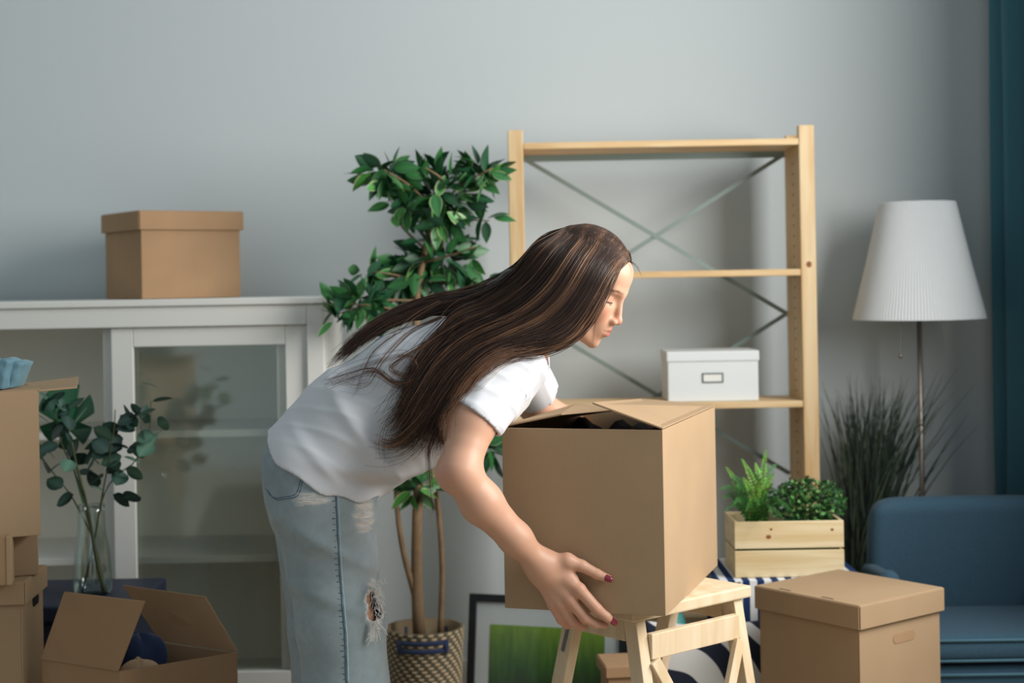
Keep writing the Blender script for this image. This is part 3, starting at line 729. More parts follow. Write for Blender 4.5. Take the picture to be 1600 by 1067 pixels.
# ================================================================== armchair
ARM = mat('blue_upholstery', (62, 90, 108), .9, .1, sheen=.08, bump=('noise', 260, .5, .002), var=.18, noise_scale=220)
ARM2 = mat('teal_piping', (72, 112, 128), .85, .2, sheen=.4, bump=('noise', 300, .3, .001))
ax_ = P(1352, 900, 4.32).x; ach = thing('armchair', 'blue fabric armchair at the right edge behind the cardboard box', 'armchair', (ax_+.262, 4.20, 0), 0)
def sdf_obj(name, f, lo, hi, res, m, parent, world=True, colf=None, **k):
    v, q = nets(f, lo, hi, res); c = colf(v.astype(np.float32)) if colf else None
    return link_mesh(name, array_mesh(name, v, q, c), m, parent, True, world=world, **k)
def rbox(p, c, h, r, R=None):
    q = p-np.asarray(c, np.float32)
    if R is not None: q = q@np.asarray(R, np.float32).T
    d = np.abs(q)-(np.asarray(h, np.float32)-r); return np.linalg.norm(np.maximum(d, 0), axis=1)+np.minimum(d.max(1), 0)-r
def tilt(deg):
    a = math.radians(deg); return [[1, 0, 0], [0, math.cos(a), math.sin(a)], [0, -math.sin(a), math.cos(a)]]
zb_ = P(1480, 771, 4.35).z
def fback(p):
    q = p.copy(); q[:, 1] = q[:, 1]+.025*(q[:, 0]/.26)**2
    R = tilt(10); d = rbox(q, (0, .15, zb_-.24), (.258, .040, .245), .036, R)
    # rounder upper corners
    e = np.linalg.norm(np.maximum(np.abs(np.stack([q[:, 0], (q[:, 2]-(zb_-.25))], 1))-np.array([(.258-.09), .245-.095]), 0), axis=1)-.105
    return smax(d, e, .02)
sdf_obj('backrest', fback, (-.4, .05, zb_-.56), (.4, .5, zb_+.05), .007, ARM, ach, False)
zs_ = P(1530, 990, 3.96).z-.038
def fseat(p): return rbox(p, (0, -.07, zs_), (.215, .195, .038), .035)
sdf_obj('seat_cushion', fseat, (-.32, -.35, zs_-.08), (.32, .3, zs_+.08), .008, ARM, ach, False)
def fbase(p): return rbox(p, (0, -.05, zs_-.092), (.245, .21, .05), .04)
sdf_obj('seat_base', fbase, (-.36, -.35, zs_-.2), (.36, .36, zs_), .009, ARM, ach, False)
za_ = P(1390, 888, 4.2).z
for sx in (-1, 1):
    def farm(p): return smin(cone(p, (sx*.248, .12, za_-.03), (sx*.240, -.06, za_-.022), .026, .022), smin(cone(p, (sx*.240, -.06, za_-.022), (sx*.237, -.16, zs_+.03), .022, .024), cone(p, (sx*.237, -.16, zs_+.03), (sx*.235, -.17, zs_-.08), .024, .03), .02), .03)
    sdf_obj('armrest', farm, (sx*.26-.07, -.28, .2), (sx*.26+.07, .25, za_+.05), .006, ARM, ach, False)
for z_ in (zs_-.026, zs_+.026, zs_-.062):
    pts = [Vector((x, y, z_)) for x, y in ((-.215, .08), (-.215, -.22), (-.185, -.264), (.185, -.264), (.215, -.22), (.215, .08))]
    MB().tube(pts, .004, 6).build('piping', ARM2, ach, smooth=True)
for sx in (-1, 1):
    for sy in (-1, 1): MB().tube([(sx*.19, sy*.16-.05, zs_-.13), (sx*.22, sy*.19-.04, 0)], [.018, .011], 10).build('leg', BIRCH, ach, smooth=True)

# ================================================================== side table with striped runner, crate planter
tz = P(1230, 902, 4.1).z
tbl = thing('side_table', 'navy side table with striped cover under the pine planter crate', 'table', (.76, 4.2, 0))
NAVM = mat('navy_metal', (34, 52, 92), .45, .4)
tx0, tx1, ty0, ty1 = .53, .92, 4.07, 4.40
MB().box(tx0, tx1, ty0, ty1, tz-.030, tz-.006).build('table_top', NAVM, tbl, True, bevel=.003)
for x in (tx0+.01, tx1-.034):
    for y in (ty0+.01, ty1-.034): MB().box(x, x+.024, y, y+.024, 0, tz-.031).build('leg', NAVM, tbl, True, bevel=.002)
STR = mat('striped_cloth', (226, 228, 230), .9, .1, stripes=(0, 26, (38, 58, 100), .5))
MB().box(tx0-.003, tx1+.003, ty0-.004, ty1, tz-.0055, tz-.0005).build('table_runner', STR, None, bevel=.001, label='blue and white striped cloth spread on the navy side table', cat='cloth')
MB().box(tx0+.06, tx0+.20, ty0-.006, ty0-.0045, tz-.15, tz-.001).build('table_runner', STR, None, label='striped cloth end hanging down in front of the navy side table', cat='cloth')
kx0, kx1 = P(1148, 860, 4.1).x, P(1319, 860, 4.1).x; kh = P(1148, 816, 4.1).z-tz; kd = .19
cr = thing('planter_crate', 'pale pine slatted crate holding fern and bush on side table', 'planter', ((kx0+kx1)/2, 4.1+kd/2, tz))
hw = (kx1-kx0)/2; hy = kd/2; g_ = kh*.48
CRP = mat('crate_pine', (232, 214, 176), .55, .25, wood=((1, 9, 16), (216, 190, 142)))
for s0, s1 in ((.001, g_), (g_+.006, kh)):
    MB().box(-hw, hw, -hy, -hy+.010, s0, s1).build('slat', CRP, cr, bevel=.0015)
    MB().box(-hw, hw, hy-.010, hy, s0, s1).build('slat', CRP, cr, bevel=.0015)
    MB().box(-hw+.0005, -hw+.010, -hy+.0105, hy-.0105, s0, s1).build('slat', CRP, cr, bevel=.0015)
    MB().box(hw-.010, hw-.0005, -hy+.0105, hy-.0105, s0, s1).build('slat', CRP, cr, bevel=.0015)
for sx in (-1, 1):
    for sy in (-1, 1):
        MB().box(sx*(hw-.018)-.007, sx*(hw-.018)+.007, sy*(hy-.018)-.007, sy*(hy-.018)+.007, .001, kh-.004).build('corner_post', CRP, cr)
for x_, z_, r_ in ((-.055, g_*1.52, .0055), (-.048, g_*1.8, .003), (.115, g_*1.75, .0035)):
    MB().prism([(x_+r_*1.3*math.cos(a), z_+r_*math.sin(a)) for a in np.linspace(0, 2*PI, 13)[:-1]], -hy-.0005, -hy+.001).build('knot', KN, cr)
INL = mat('green_liner', (40, 96, 60), .6)
MB().box(-hw+.011, hw-.011, -hy+.011, hy-.011, .004, kh-.03).build('liner', INL, cr)
# fern
fx = P(1185, 815, 4.15); fern = thing('fern', 'bright green fern in the left half of the pine crate', 'plant', (fx.x, 4.18, tz+kh-.03))
FERN = mat('fern_leaf', (96, 150, 60), .5, .3, attr=True)
def frond(root, tip, h, w, col):
    K = 22; mb = MB(); root = Vector(root); tip = Vector(tip)
    pts = []
    for i in range(K+1):
        t = i/K; p_ = root.lerp(tip, t)+Vector((0, 0, h*math.sin(PI*t)*.5)); pts.append(p_)
    mb.tube(pts, list(np.linspace(.0016, .0005, K+1)), 4); mb.c = [lin((70, 110, 50))]*len(mb.v)
    for i in range(2, K):
        t = i/K; tg = (pts[i+1]-pts[i-1]).normalized(); sd = tg.cross(Vector((.1, -1, .3))).normalized(); nn_ = tg.cross(sd)
        ln = w*(1-t)**.75*(min(1, t*4))*random.uniform(.85, 1.1)
        for s_ in (-1, 1):
            b0 = pts[i]; e = b0+sd*s_*ln+tg*ln*.45-Vector((0, 0, .15*ln)); m1 = b0.lerp(e, .5)+tg*.0035; m2 = b0.lerp(e, .5)-tg*.0035
            c_ = lin([min(255, v*random.uniform(.85, 1.15)) for v in col]); mb.add([b0, m2, e, m1], [(0, 1, 2, 3)], c_)
    return mb
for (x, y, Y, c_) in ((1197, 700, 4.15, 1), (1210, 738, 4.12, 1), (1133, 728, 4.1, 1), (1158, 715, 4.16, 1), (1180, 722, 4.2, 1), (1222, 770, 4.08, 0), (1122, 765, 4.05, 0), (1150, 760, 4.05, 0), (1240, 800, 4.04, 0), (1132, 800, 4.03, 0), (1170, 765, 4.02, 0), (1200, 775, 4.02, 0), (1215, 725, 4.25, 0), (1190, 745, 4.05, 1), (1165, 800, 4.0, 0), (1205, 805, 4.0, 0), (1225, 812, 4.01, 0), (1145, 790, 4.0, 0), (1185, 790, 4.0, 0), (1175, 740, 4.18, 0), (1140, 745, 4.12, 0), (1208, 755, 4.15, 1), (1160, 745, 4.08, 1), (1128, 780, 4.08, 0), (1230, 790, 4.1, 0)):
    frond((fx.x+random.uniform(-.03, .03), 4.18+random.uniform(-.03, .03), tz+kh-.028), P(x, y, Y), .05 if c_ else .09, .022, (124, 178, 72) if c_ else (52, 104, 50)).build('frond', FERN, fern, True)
# small bush
bxp = P(1262, 815, 4.2); bush = thing('small_bush', 'small dense green bush in the right half of the pine crate', 'plant', (bxp.x, 4.2, tz+kh-.03))
BSH = mat('bush_leaf', (66, 116, 62), .5, .35, attr=True); bm_ = MB()
for i in range(1700):
    a = random.uniform(0, 2*PI); u = random.random()**.5
    px = 1262+58*u*math.cos(a); py = 787+38*u*math.sin(a); lump = math.sin(px*.16)*6
    p_ = P(px, min(py-lump*.4, 818), 4.12+random.uniform(0, .12)+.0)
    d = Vector((random.uniform(-1, 1), random.uniform(-1, .2), random.uniform(-.2, 1))).normalized(); s_ = d.cross(Vector((random.uniform(-1, 1), .3, random.uniform(-1, 1)))).normalized()
    ln = random.uniform(.011, .019); w_ = ln*.32
    c_ = lin(random.choice(((58, 112, 56), (40, 86, 48), (84, 140, 74), (112, 160, 92), (34, 70, 42)) if random.random() > .04 else ((200, 160, 130), (180, 190, 130))))
    bm_.add([p_, p_+d*ln*.5+s_*w_, p_+d*ln, p_+d*ln*.5-s_*w_], [(0, 1, 2, 3)], c_)
bm_.build('foliage', BSH, bush, True, kind='stuff')
st = MB()
for k in range(14):
    st.tube([P(1262+random.uniform(-14, 14), 828, 4.19), P(1262+random.uniform(-48, 48), random.uniform(760, 805), 4.17)], .0014, 4)
st.build('stems', STEM, bush, True, kind='stuff')

# ================================================================== framed picture leaning on the wall
BF = mat('black_frame', (22, 24, 28), .35, .5); MATB = mat('picture_mat', (208, 212, 214), .7)
pic = bpy.data.objects.new('framed_picture', None); COL.objects.link(pic)
tag(pic, 'black framed photograph of green grass leaning behind the step stool', 'picture')
yaw = math.radians(-17); lean = math.radians(-9)
TL = P(733, 927, 4.42); PW, PH = .465, .61
Mp = Matrix.Rotation(yaw, 4, 'Z') @ Matrix.Rotation(lean, 4, 'X')
org = TL-(Mp @ Vector((0, 0, PH))); Mp = Matrix.Translation(org) @ Mp
pic.matrix_world = Mp; INFO[pic.name] = Mp
fw = .022; f_ = MB()
f_.box(0, fw, 0, .02, 0, PH); f_.box(PW-fw, PW, 0, .02, 0, PH); f_.box(fw, PW-fw, 0, .02, 0, fw); f_.box(fw, PW-fw, 0, .02, PH-fw, PH)
f_.build('frame', BF, pic, bevel=.002)
MB().box(fw, PW-fw, .009, .014, fw, PH-fw).build('mat_board', MATB, pic)
GR = bpy.data.materials.new('grass_print'); GR.use_nodes = True; nt = GR.node_tree; N = nt.nodes; L = nt.links; b = N['Principled BSDF']; b.inputs['Roughness'].default_value = .5
tc = N.new('ShaderNodeTexCoord'); mp = N.new('ShaderNodeMapping'); mp.inputs['Scale'].default_value = (60, 1, 9); L.new(tc.outputs['Object'], mp.inputs[0])
n1 = N.new('ShaderNodeTexNoise'); n1.inputs['Scale'].default_value = 1; n1.inputs['Detail'].default_value = 4; L.new(mp.outputs[0], n1.inputs['Vector'])
sx_ = N.new('ShaderNodeSeparateXYZ'); L.new(tc.outputs['Object'], sx_.inputs[0])
mr = N.new('ShaderNodeMapRange'); mr.inputs[1].default_value = PH-.28; mr.inputs[2].default_value = PH-.085; L.new(sx_.outputs[2], mr.inputs[0])
ad = N.new('ShaderNodeMath'); ad.operation = 'ADD'; L.new(mr.outputs[0], ad.inputs[0])
m2 = N.new('ShaderNodeMath'); m2.operation = 'MULTIPLY_ADD'; m2.inputs[1].default_value = .7; m2.inputs[2].default_value = -.35; L.new(n1.outputs[0], m2.inputs[0]); L.new(m2.outputs[0], ad.inputs[1])
cr_ = N.new('ShaderNodeValToRGB'); e = cr_.color_ramp.elements; e[0].position = 0; e[0].color = lin((24, 44, 20))+(1,); e[1].position = 1; e[1].color = lin((126, 160, 52))+(1,)
e2 = cr_.color_ramp.elements.new(.5); e2.color = lin((62, 104, 36))+(1,)
L.new(ad.outputs[0], cr_.inputs[0]); L.new(cr_.outputs[0], b.inputs['Base Color'])
MB().box(fw+.042, PW-fw-.042, .0078, .0089, fw+.06, PH-fw-.062).build('photo_print', GR, pic)
MB().box(fw-.001, PW-fw+.001, .0045, .006, fw, PH-fw).build('glass_pane', glass('picture_glass', (.97, .98, .98), refl=.02), pic)

# ================================================================== step stool
ST = thing('step_stool', 'pale birch step stool under the large cardboard box', 'stool', (.29, 3.34, 0), math.radians(40.5))
# local x: along 44deg (near->right), y: perpendicular (near->left/back)
sn = Vector((.240, 3.172, 0)); Minv = INFO[ST.name].inverted(); so = Minv @ sn; SL, SWd = .352, .225; zs = ZB-.0015
x0, y0 = so.x, so.y; x1, y1 = x0+SL, y0+SWd
MB().box(x0-.006, x1+.012, y0-.004, y1+.004, zs-.026, zs).build('seat', BIRCH, ST, bevel=.004)
def leg(xa, ya, xb, yb, z0=0, z1=zs-.027, w=.036, nm='leg'):
    s_ = [(-w/2, -.011), (w/2, -.011), (w/2, .011), (-w/2, .011)]
    s_ = [(a, b_) for a, b_ in ((-.014, -.019), (.014, -.019), (.014, .019), (-.014, .019))]
    MB().hexa([Vector((xb+a, yb+b_, z0)) for a, b_ in s_]+[Vector((xa+a, ya+b_, z1)) for a, b_ in s_]).build(nm, BIRCH, ST, bevel=.002)
ins = .024
leg(x0+ins, y0+ins, x0+ins-.01, y0+ins-.10); leg(x1-ins, y0+ins, x1-ins+.01, y0+ins-.10)
leg(x0+ins, y1-ins, x0+ins-.01, y1-ins+.16); leg(x1-ins, y1-ins, x1-ins+.01, y1-ins+.16)
BIR2 = BIRCH
yy = y0+ins-.024
MB().box(x0+ins+.015, x1-ins-.015, yy-.012, yy+.006, zs-.108, zs-.055).build('rail', BIRCH, ST, bevel=.002)
MB().beam((x0+ins+.02, yy-.012, zs-.11), (x0+SL*.52, yy-.065, .21), .026, .014).build('cross_slat', BIRCH, ST, bevel=.0015)
MB().beam((x1-ins-.02, yy-.013, zs-.11), (x0+SL*.42, yy-.067, .21), .026, .014).build('cross_slat', BIRCH, ST, bevel=.0015)
MB().box(x0+ins, x1-ins, yy-.085, yy-.067, .14, .19).build('rail', BIRCH, ST, bevel=.002)
for xx in (x0+ins, x1-ins): MB().box(xx-.009, xx+.009, y0+ins+.02, y1-ins-.02, zs-.075, zs-.027).build('apron', BIRCH, ST, bevel=.002)
MB().box(x0+ins+.016, x1-ins-.016, y1-ins+.003, y1-ins+.019, zs-.075, zs-.027).build('apron', BIRCH, ST, bevel=.002)
MB().box(x0+.04, x1-.04, y1-.02, y1+.17, .235, .258).build('lower_step', BIRCH, ST, bevel=.003)
for xx in (x0+.03, x1-.03): MB().box(xx-.009, xx+.009, y1-.02, y1+.12, .19, .234).build('step_bracket', BIRCH, ST, bevel=.002)
mbk = MB().beam((x0+ins-.0155, y1-ins+.008, zs-.062), (x0+ins-.018, y1-ins+.028, zs-.125), .009, .002, Vector((1, 0, 0))).build('metal_hinge', mat('zinc', (150, 155, 158), .35, metal=.8), ST)

# things behind the stool
PAT = bpy.data.materials.new('leaf_pattern_cloth'); PAT.use_nodes = True; nt = PAT.node_tree; N = nt.nodes; L = nt.links; b = N['Principled BSDF']; b.inputs['Roughness'].default_value = .9
tc = N.new('ShaderNodeTexCoord'); vo = N.new('ShaderNodeTexWave'); vo.wave_type = 'BANDS'; vo.bands_direction = 'DIAGONAL'; vo.inputs['Scale'].default_value = 4.2; vo.inputs['Distortion'].default_value = 5; vo.inputs['Detail'].default_value = 0; vo.inputs['Detail Scale'].default_value = 1.2
L.new(tc.outputs['Object'], vo.inputs['Vector']); r_ = N.new('ShaderNodeValToRGB'); r_.color_ramp.interpolation = 'CONSTANT'
r_.color_ramp.elements[0].color = lin((24, 32, 50))+(1,); r_.color_ramp.elements[1].position = .52; r_.color_ramp.elements[1].color = lin((212, 212, 208))+(1,)
L.new(vo.outputs[0], r_.inputs[0]); L.new(r_.outputs[0], b.inputs['Base Color'])
cpos = P(1118, 1050, 3.86)
cush = thing('cushion', 'navy and white patterned cushion on the floor behind the step stool', 'cushion', (.50, 3.95, 0), 0)
def fcu(p):
    q = p@np.array(tilt(-14), np.float32).T; q[:, 2] -= .2
    ex = np.abs(q[:, 0])/.175; ez = np.abs(q[:, 2])/.195
    th_ = .045*np.clip(1-ex**3, 0, 1)**.6*np.clip(1-ez**3, 0, 1)**.6+.004
    return smax(np.abs(q[:, 1])-th_, smax(np.abs(q[:, 0])-.175+.015*(1-ez**2), np.abs(q[:, 2])-.195+.015*(1-ex**2), .01), .008)*.7
co_ = sdf_obj('cushion_cover', fcu, (-.24, -.16, -.02), (.24, .2, .44), .007, PAT, cush, False)
TEAL = mat('teal_glaze', (84, 160, 156), .4, .5)
tp = P(1050, 1000, 4.17)
MB().lathe([(.001, 0), (.05, 0), (.06, .05), (.058, .2), (.05, P(1050, 975, 4.17).z-.03), (.03, P(1050, 958, 4.17).z), (.001, P(1050, 955, 4.17).z)], 32, (tp.x, 4.17)).build('vase', TEAL, None, smooth=True, label='teal vase standing behind the step stool', cat='vase')
sb = P(946, 1040, 3.9)
lid_box('storage_box', 'small brown cardboard box on the floor behind the stool', P(950, 1040, 3.92), math.radians(6), .08, .12, .3, .03, CARD_D, floorz=0)

# ================================================================== the woman
WO = thing('person', 'woman with long brown hair, white t-shirt and ripped jeans bending over the cardboard box', 'person', (-.37, 3.34, 0))
# --- head frame
hyaw, hpit, hrol = math.radians(22), math.radians(27), math.radians(0)
f0 = Vector((math.cos(hyaw), -math.sin(hyaw), 0)); zz = Vector((0, 0, 1))
hf = (f0*math.cos(hpit)-zz*math.sin(hpit)).normalized(); hu = (f0*math.sin(hpit)+zz*math.cos(hpit)).normalized(); hl = hu.cross(hf)
HM = np.array([list(hf), list(hl), list(hu)]).T           # columns
HO = NP(978, 458, 3.25)-HM@np.array([.092, 0, .018])
def H(x, y, z): return HO+HM@np.array([x, y, z])
def loc(p): return (p-HO.astype(np.float32))@HM.astype(np.float32)
def head_sdf(p):
    q = loc(p); s = q.copy(); s[:, 1] = np.abs(s[:, 1])
    d = ell(q, (-.010, 0, .030), (.091, .075, .080))
    d = smin(d, ell(q, (.034, 0, -.035), (.054, .057, .066)), .03)
    d = smin(d, cone(s, (-.004, .052, -.045), (.050, .026, -.093), .018, .015), .025)
    d = smin(d, cone(s, (.050, .022, -.094), (.069, 0, -.1065), .016, .0160), .02)
    d = smin(d, ell(q, (.072, 0, -.066), (.022, .030, .027)), .018)
    d = smin(d, ell(s, (.053, .036, -.028), (.028, .022, .026)), .02)
    d = smin(d, ell(q, (.0625, 0, .040), (.025, .045, .035)), .025)
    d = smin(d, cone(s, (.076, .034, .015), (.0845, .006, .012), .0045, .005), .018)
    d = smax(d, -ell(s, (.0935, .031, -.003), (.0130, .016, .0095)), .014)
    d = smin(d, cone(q, (.084, 0, .008), (.1005, 0, -.038), .0058, .0070), .010)
    d = smin(d, ell(q, (.1010, 0, -.0435), (.0095, .0090, .0085)), .008)
    d = smin(d, ell(s, (.0945, .0115, -.0475), (.0105, .0062, .0068)), .006)
    d = smax(d, -ell(s, (.0985, .0062, -.0545), (.005, .0032, .0035)), .002)
    d = smin(d, cone(q, (.094, 0, -.052), (.092, 0, -.060), .004, .004), .006)
    d = smin(d, cone(s, (.0925, .004, -.0675), (.081, .0225, -.0725), .0052, .0022), .004)
    d = smin(d, cone(s, (.0905, .003, -.0795), (.080, .0200, -.0740), .0066, .0024), .004)
    d = smax(d, -cone(s, (.1010, 0, -.0735), (.088, .0225, -.0735), .0022, .0012), .002)
    d = smin(d, ell(s, (.0635, .031, -.0035), (.0150, .0155, .0140)), .004)      # closed lids over the eyes
    d = smax(d, -cone(s, (.0785, .022, -.0125), (.0760, .041, -.0115), .0012, .0012), .001)
    d = smin(d, ell(s, (-.006, .074, -.012), (.016, .008, .028)), .006)
    return d
NB = NP(812, 535, 3.33)                                        # base of the neck
def neck(p): return econe(p, H(-.030, 0, -.045), NB, (.052, .056), (.058, .060))
# --- torso, limbs
PEL = NP(500, 735, 3.34); CH = NP(760, 572, 3.33)
def bare_torso(p):
    d = econe(p, PEL, NP(600, 655, 3.34), (.150, .100), (.125, .095))
    d = smin(d, econe(p, NP(600, 655, 3.34), NP(745, 580, 3.33), (.125, .095), (.150, .095)), .05)
    return smin(d, econe(p, NP(745, 580, 3.33), NP(808, 545, 3.33), (.150, .085), (.10, .06)), .05)
SHR, ELR, WRR = NP(795, 580, 3.185), NP(717, 736, 3.055), NP(846, 884, 3.140)
SHL, ELL_, WRL = NP(805, 560, 3.47), NP(836, 632, 3.68), NP(968, 735, 3.80)
def arm_r(p):
    d = cone(p, SHR, NP(739, 655, 3.105), .054, .0500)
    d = smin(d, cone(p, NP(739, 655, 3.105), ELR, .0480, .0385), .02)
    d = smin(d, cone(p, ELR, NP(752, 785, 3.075), .0370, .0415), .025)
    d = smin(d, cone(p, NP(752, 785, 3.075), NP(806, 842, 3.108), .0400, .0315), .02)
    d = smin(d, cone(p, NP(806, 842, 3.108), WRR, .0310, .0245), .02)
    return smin(d, ell(p, NP(699, 742, 3.06), (.014, .018, .018)), .03)
def arm_l(p):
    d = cone(p, SHL, ELL_, .052, .040); d = smin(d, cone(p, ELL_, NP(885, 665, 3.72), .040, .041), .02)
    return smin(d, cone(p, NP(885, 665, 3.72), WRL, .040, .024), .02)
# --- hands
fo = A0; fn = -BK                                              # front face of the held box: point, outward normal
def PF(px, py, off):
    o = Vector((0, 0, EYE)); d = P(px, py, 1.0)-o; k = ((fo+fn*off)-o).dot(fn)/d.dot(fn); return np.array(o+d*k)
chains = {
    'thumb': ([(862, 879, .034), (886, 876, .032), (909, 884, .022), (933, 897, .0135), (950, 904, .0105)], [.0160, .0148, .0120, .0104, .0084]),
    'index': ([(858, 886, .036), (905, 921, .030), (932, 951, .020), (948, 964, .010), (956, 971, -.001)], [.0160, .0132, .0114, .0094, .0078]),
    'middle': ([(852, 890, .036), (890, 936, .030), (914, 965, .018), (930, 974, .006), (944, 976, -.010)], [.0160, .0132, .0116, .0096, .0078]),
    'ring': ([(846, 892, .034), (876, 943, .028), (895, 971, .012), (906, 978, -.004), (913, 979, -.020)], [.0155, .0128, .0112, .0092, .0076]),
    'pinky': ([(840, 892, .032), (864, 944, .026), (877, 968, .010), (886, 976, -.004), (892, 977, -.016)], [.0150, .0116, .0100, .0084, .0070])}
CHN = {}
for k_, (pp, rr) in chains.items(): CHN[k_] = ([PF(*a) for a in pp], rr)
def hand_r(p):
    d = None
    palm = None
    for k_ in CHN:
        pts, rr = CHN[k_]
        c_ = cone(p, pts[0], pts[1], rr[0], rr[1]); palm = c_ if palm is None else smin(palm, c_, .014)
    d = smin(palm, cone(p, WRR, (CHN['middle'][0][0]+CHN['ring'][0][0])/2, .0245, .0225), .03)
    d = smin(d, cone(p, PF(876, 884, .032), PF(895, 903, .026), .014, .010), .012)
    for k_ in CHN:
        pts, rr = CHN[k_]; f_ = None
        for i in range(1, 4):
            c_ = cone(p, pts[i], pts[i+1], rr[i], rr[i+1]); f_ = c_ if f_ is None else smin(f_, c_, .004)
        d = smin(d, f_, .0055 if k_ != 'thumb' else .010)
    return d
HB = A0+BK*BD                                                  # far face of held box
# left hand, flat against the far face of the box
hd = Vector((WRL[0], WRL[1], WRL[2])); HL = []
dirn = (BR*1.0+Vector((0, 0, -.55))).normalized(); acr = Vector((0, 0, 1)).cross(BK).normalized(); upv = Vector((0, 0, 1))
for k_ in range(4):
    o_ = hd+upv*(.028-.019*k_)*1.0+dirn*.012; a_ = o_+dirn*.075; L_ = (.068, .078, .072, .055)[k_]
    b_ = a_+dirn*L_*.55-BK*.006; c_ = b_+dirn*L_*.45-BK*.012; HL.append([np.array(o_), np.array(a_), np.array(b_), np.array(c_)])
tb_ = [np.array(hd+upv*.02), np.array(hd+upv*.055+dirn*.03), np.array(hd+upv*.078+dirn*.052-BK*.004), np.array(hd+upv*.098+dirn*.066-BK*.008)]
def hand_l(p):
    d = cone(p, WRL, np.array(hd+dirn*.02), .023, .022)
    for q_ in HL:
        d = smin(d, cone(p, q_[0], q_[1], .0135, .0115), .012); f_ = smin(cone(p, q_[1], q_[2], .0098, .0088), cone(p, q_[2], q_[3], .0088, .0072), .004); d = smin(d, f_, .005)
    f_ = cone(p, tb_[0], tb_[1], .015, .012)
    for i in (1, 2): f_ = smin(f_, cone(p, tb_[i], tb_[i+1], .012-.002*i, .010-.0015*i), .004)
    return smin(d, f_, .008)
KNR, ANR = NP(537, 985, 3.25), np.array([-.345, 3.25, .09]); KNL, ANL = NP(508, 985, 3.43), np.array([-.415, 3.44, .09])
HIR, HIL = NP(503, 800, 3.255), NP(500, 795, 3.425)
def bare_leg(p, h, k, a):
    d = cone(p, h, k, .088, .066); return smin(d, cone(p, k, a, .060, .042), .03)
def f_body1(p): return smin(smin(head_sdf(p), neck(p), .022), bare_torso(p), .03)
SKIN = mat('skin', (214, 172, 148), .45, .35, attr=True, sss=.10)
def skin_col(v):
    c = np.tile(np.array(lin((206, 160, 134)), np.float32), (len(v), 1))
    q = loc(v); s = q.copy(); s[:, 1] = np.abs(s[:, 1])
    def blend(m, col): 
        m = np.clip(m, 0, 1)[:, None]; c[:] = c*(1-m)+np.array(lin(col), np.float32)*m
    blend(.45*(1-ell(s, (.062, .038, -.030), (.030, .022, .024))/.012), (208, 146, 120))
    blend(.25*(1-ell(q, (.104, 0, -.043), (.012, .016, .012))/.006), (200, 130, 108))
    lip = np.minimum(cone(s, (.0945, 0, -.0685), (.083, .0205, -.0725), .0050, .0018), cone(s, (.0925, 0, -.0790), (.082, .0180, -.0745), .0066, .0020))
    blend(np.where(np.linalg.norm(q, axis=1) < .2, 1-lip/.0018, 0), (186, 106, 98))
    brow = np.minimum(cone(s, (.088, .014, .0155), (.083, .036, .0185), .0032, .0026), cone(s, (.083, .036, .0185), (.070, .050, .0150), .0026, .0012))
    blend(.75*(1-brow/.002), (112, 78, 60))
    lash = cone(s, (.0785, .021, -.0130), (.0750, .044, -.0115), .0030, .0026); blend(.95*(1-lash/.001), (60, 40, 34))
    # knuckles and elbow a little redder
    for k_ in ('index', 'middle', 'ring', 'pinky'):
        for i, w_ in ((1, .5), (2, .45), (4, .4)):
            d_ = np.linalg.norm(v-CHN[k_][0][i].astype(np.float32), axis=1); blend(w_*(1-d_/.022), (206, 140, 122))
    d_ = np.linalg.norm(v-NP(690, 742, 3.02).astype(np.float32), axis=1); blend(.6*(1-d_/.04), (206, 146, 126))
    return c
vv, qq, n0 = [], [], 0
def addp(f, lo, hi, res):
    global n0
    v, q = nets(f, lo, hi, res); vv.append(v); qq.append(q+n0); n0 += len(v)
hc = HO
addp(f_body1, hc-np.array([.16, .12, .17]), hc+np.array([.15, .12, .16]), .0021)
def sub(f, cutf): return lambda p: np.maximum(f(p), cutf(p))
HCUT = (hc-np.array([.16, 0, 0]))[0]
addp(lambda p: np.maximum(f_body1(p), p[:, 0]-HCUT), (-.62, 3.1, .72), (HCUT+.01, 3.56, 1.3), .008)
addp(lambda p: smin(arm_r(p), hand_r(p), .03), (-.24, 2.92, .52), (.28, 3.26, 1.16), .0024)
addp(lambda p: smin(arm_l(p), hand_l(p), .012), (-.10, 3.38, .76), (.48, 3.90, 1.18), .0035)
for h_, k_, a_ in ((HIR, KNR, ANR), (HIL, KNL, ANL)):
    addp(lambda p: bare_leg(p, h_, k_, a_), np.minimum(h_, a_)-.12, np.maximum(h_, a_)+np.array([.12, .12, .08]), .006)
V = np.vstack(vv); body = link_mesh('body', array_mesh('body', V, np.vstack(qq), skin_col(V.astype(np.float32))), SKIN, WO, True)
# fingernails
NAIL = mat('nail_varnish', (122, 26, 52), .25, .6, coat=.5)
def nail(a, b, out, name='fingernail', L=.0145, W=.0068):
    a = Vector(a); b = Vector(b); t = (b-a).normalized(); n_ = Vector(out); n_ = (n_-t*n_.dot(t)).normalized(); s_ = t.cross(n_); mb = MB(); vs = []
    for i in range(7):
        for j in range(7):
            u = (i/6*2-1); w_ = (j/6*2-1)*math.sqrt(max(.05, 1-max(0, abs(u)-.2)**2*1.1)); vs.append(b+t*(u*L*.75-.0015)+s_*w_*W+n_*(.0088-.0035*w_*w_-.0012*u*u+.0006))
    o = mb.add(vs, [(i*7+j, i*7+j+1, (i+1)*7+j+1, (i+1)*7+j) for i in range(6) for j in range(6)]).build(name, NAIL, WO, True, smooth=True, label='dark red fingernail')
    md = o.modifiers.new('s', 'SOLIDIFY'); md.thickness = .0006; return o
nail(CHN['thumb'][0][3], CHN['thumb'][0][4], (.15, -.9, .12))
nail(CHN['index'][0][3], CHN['index'][0][4], (.6, -.75, .0))
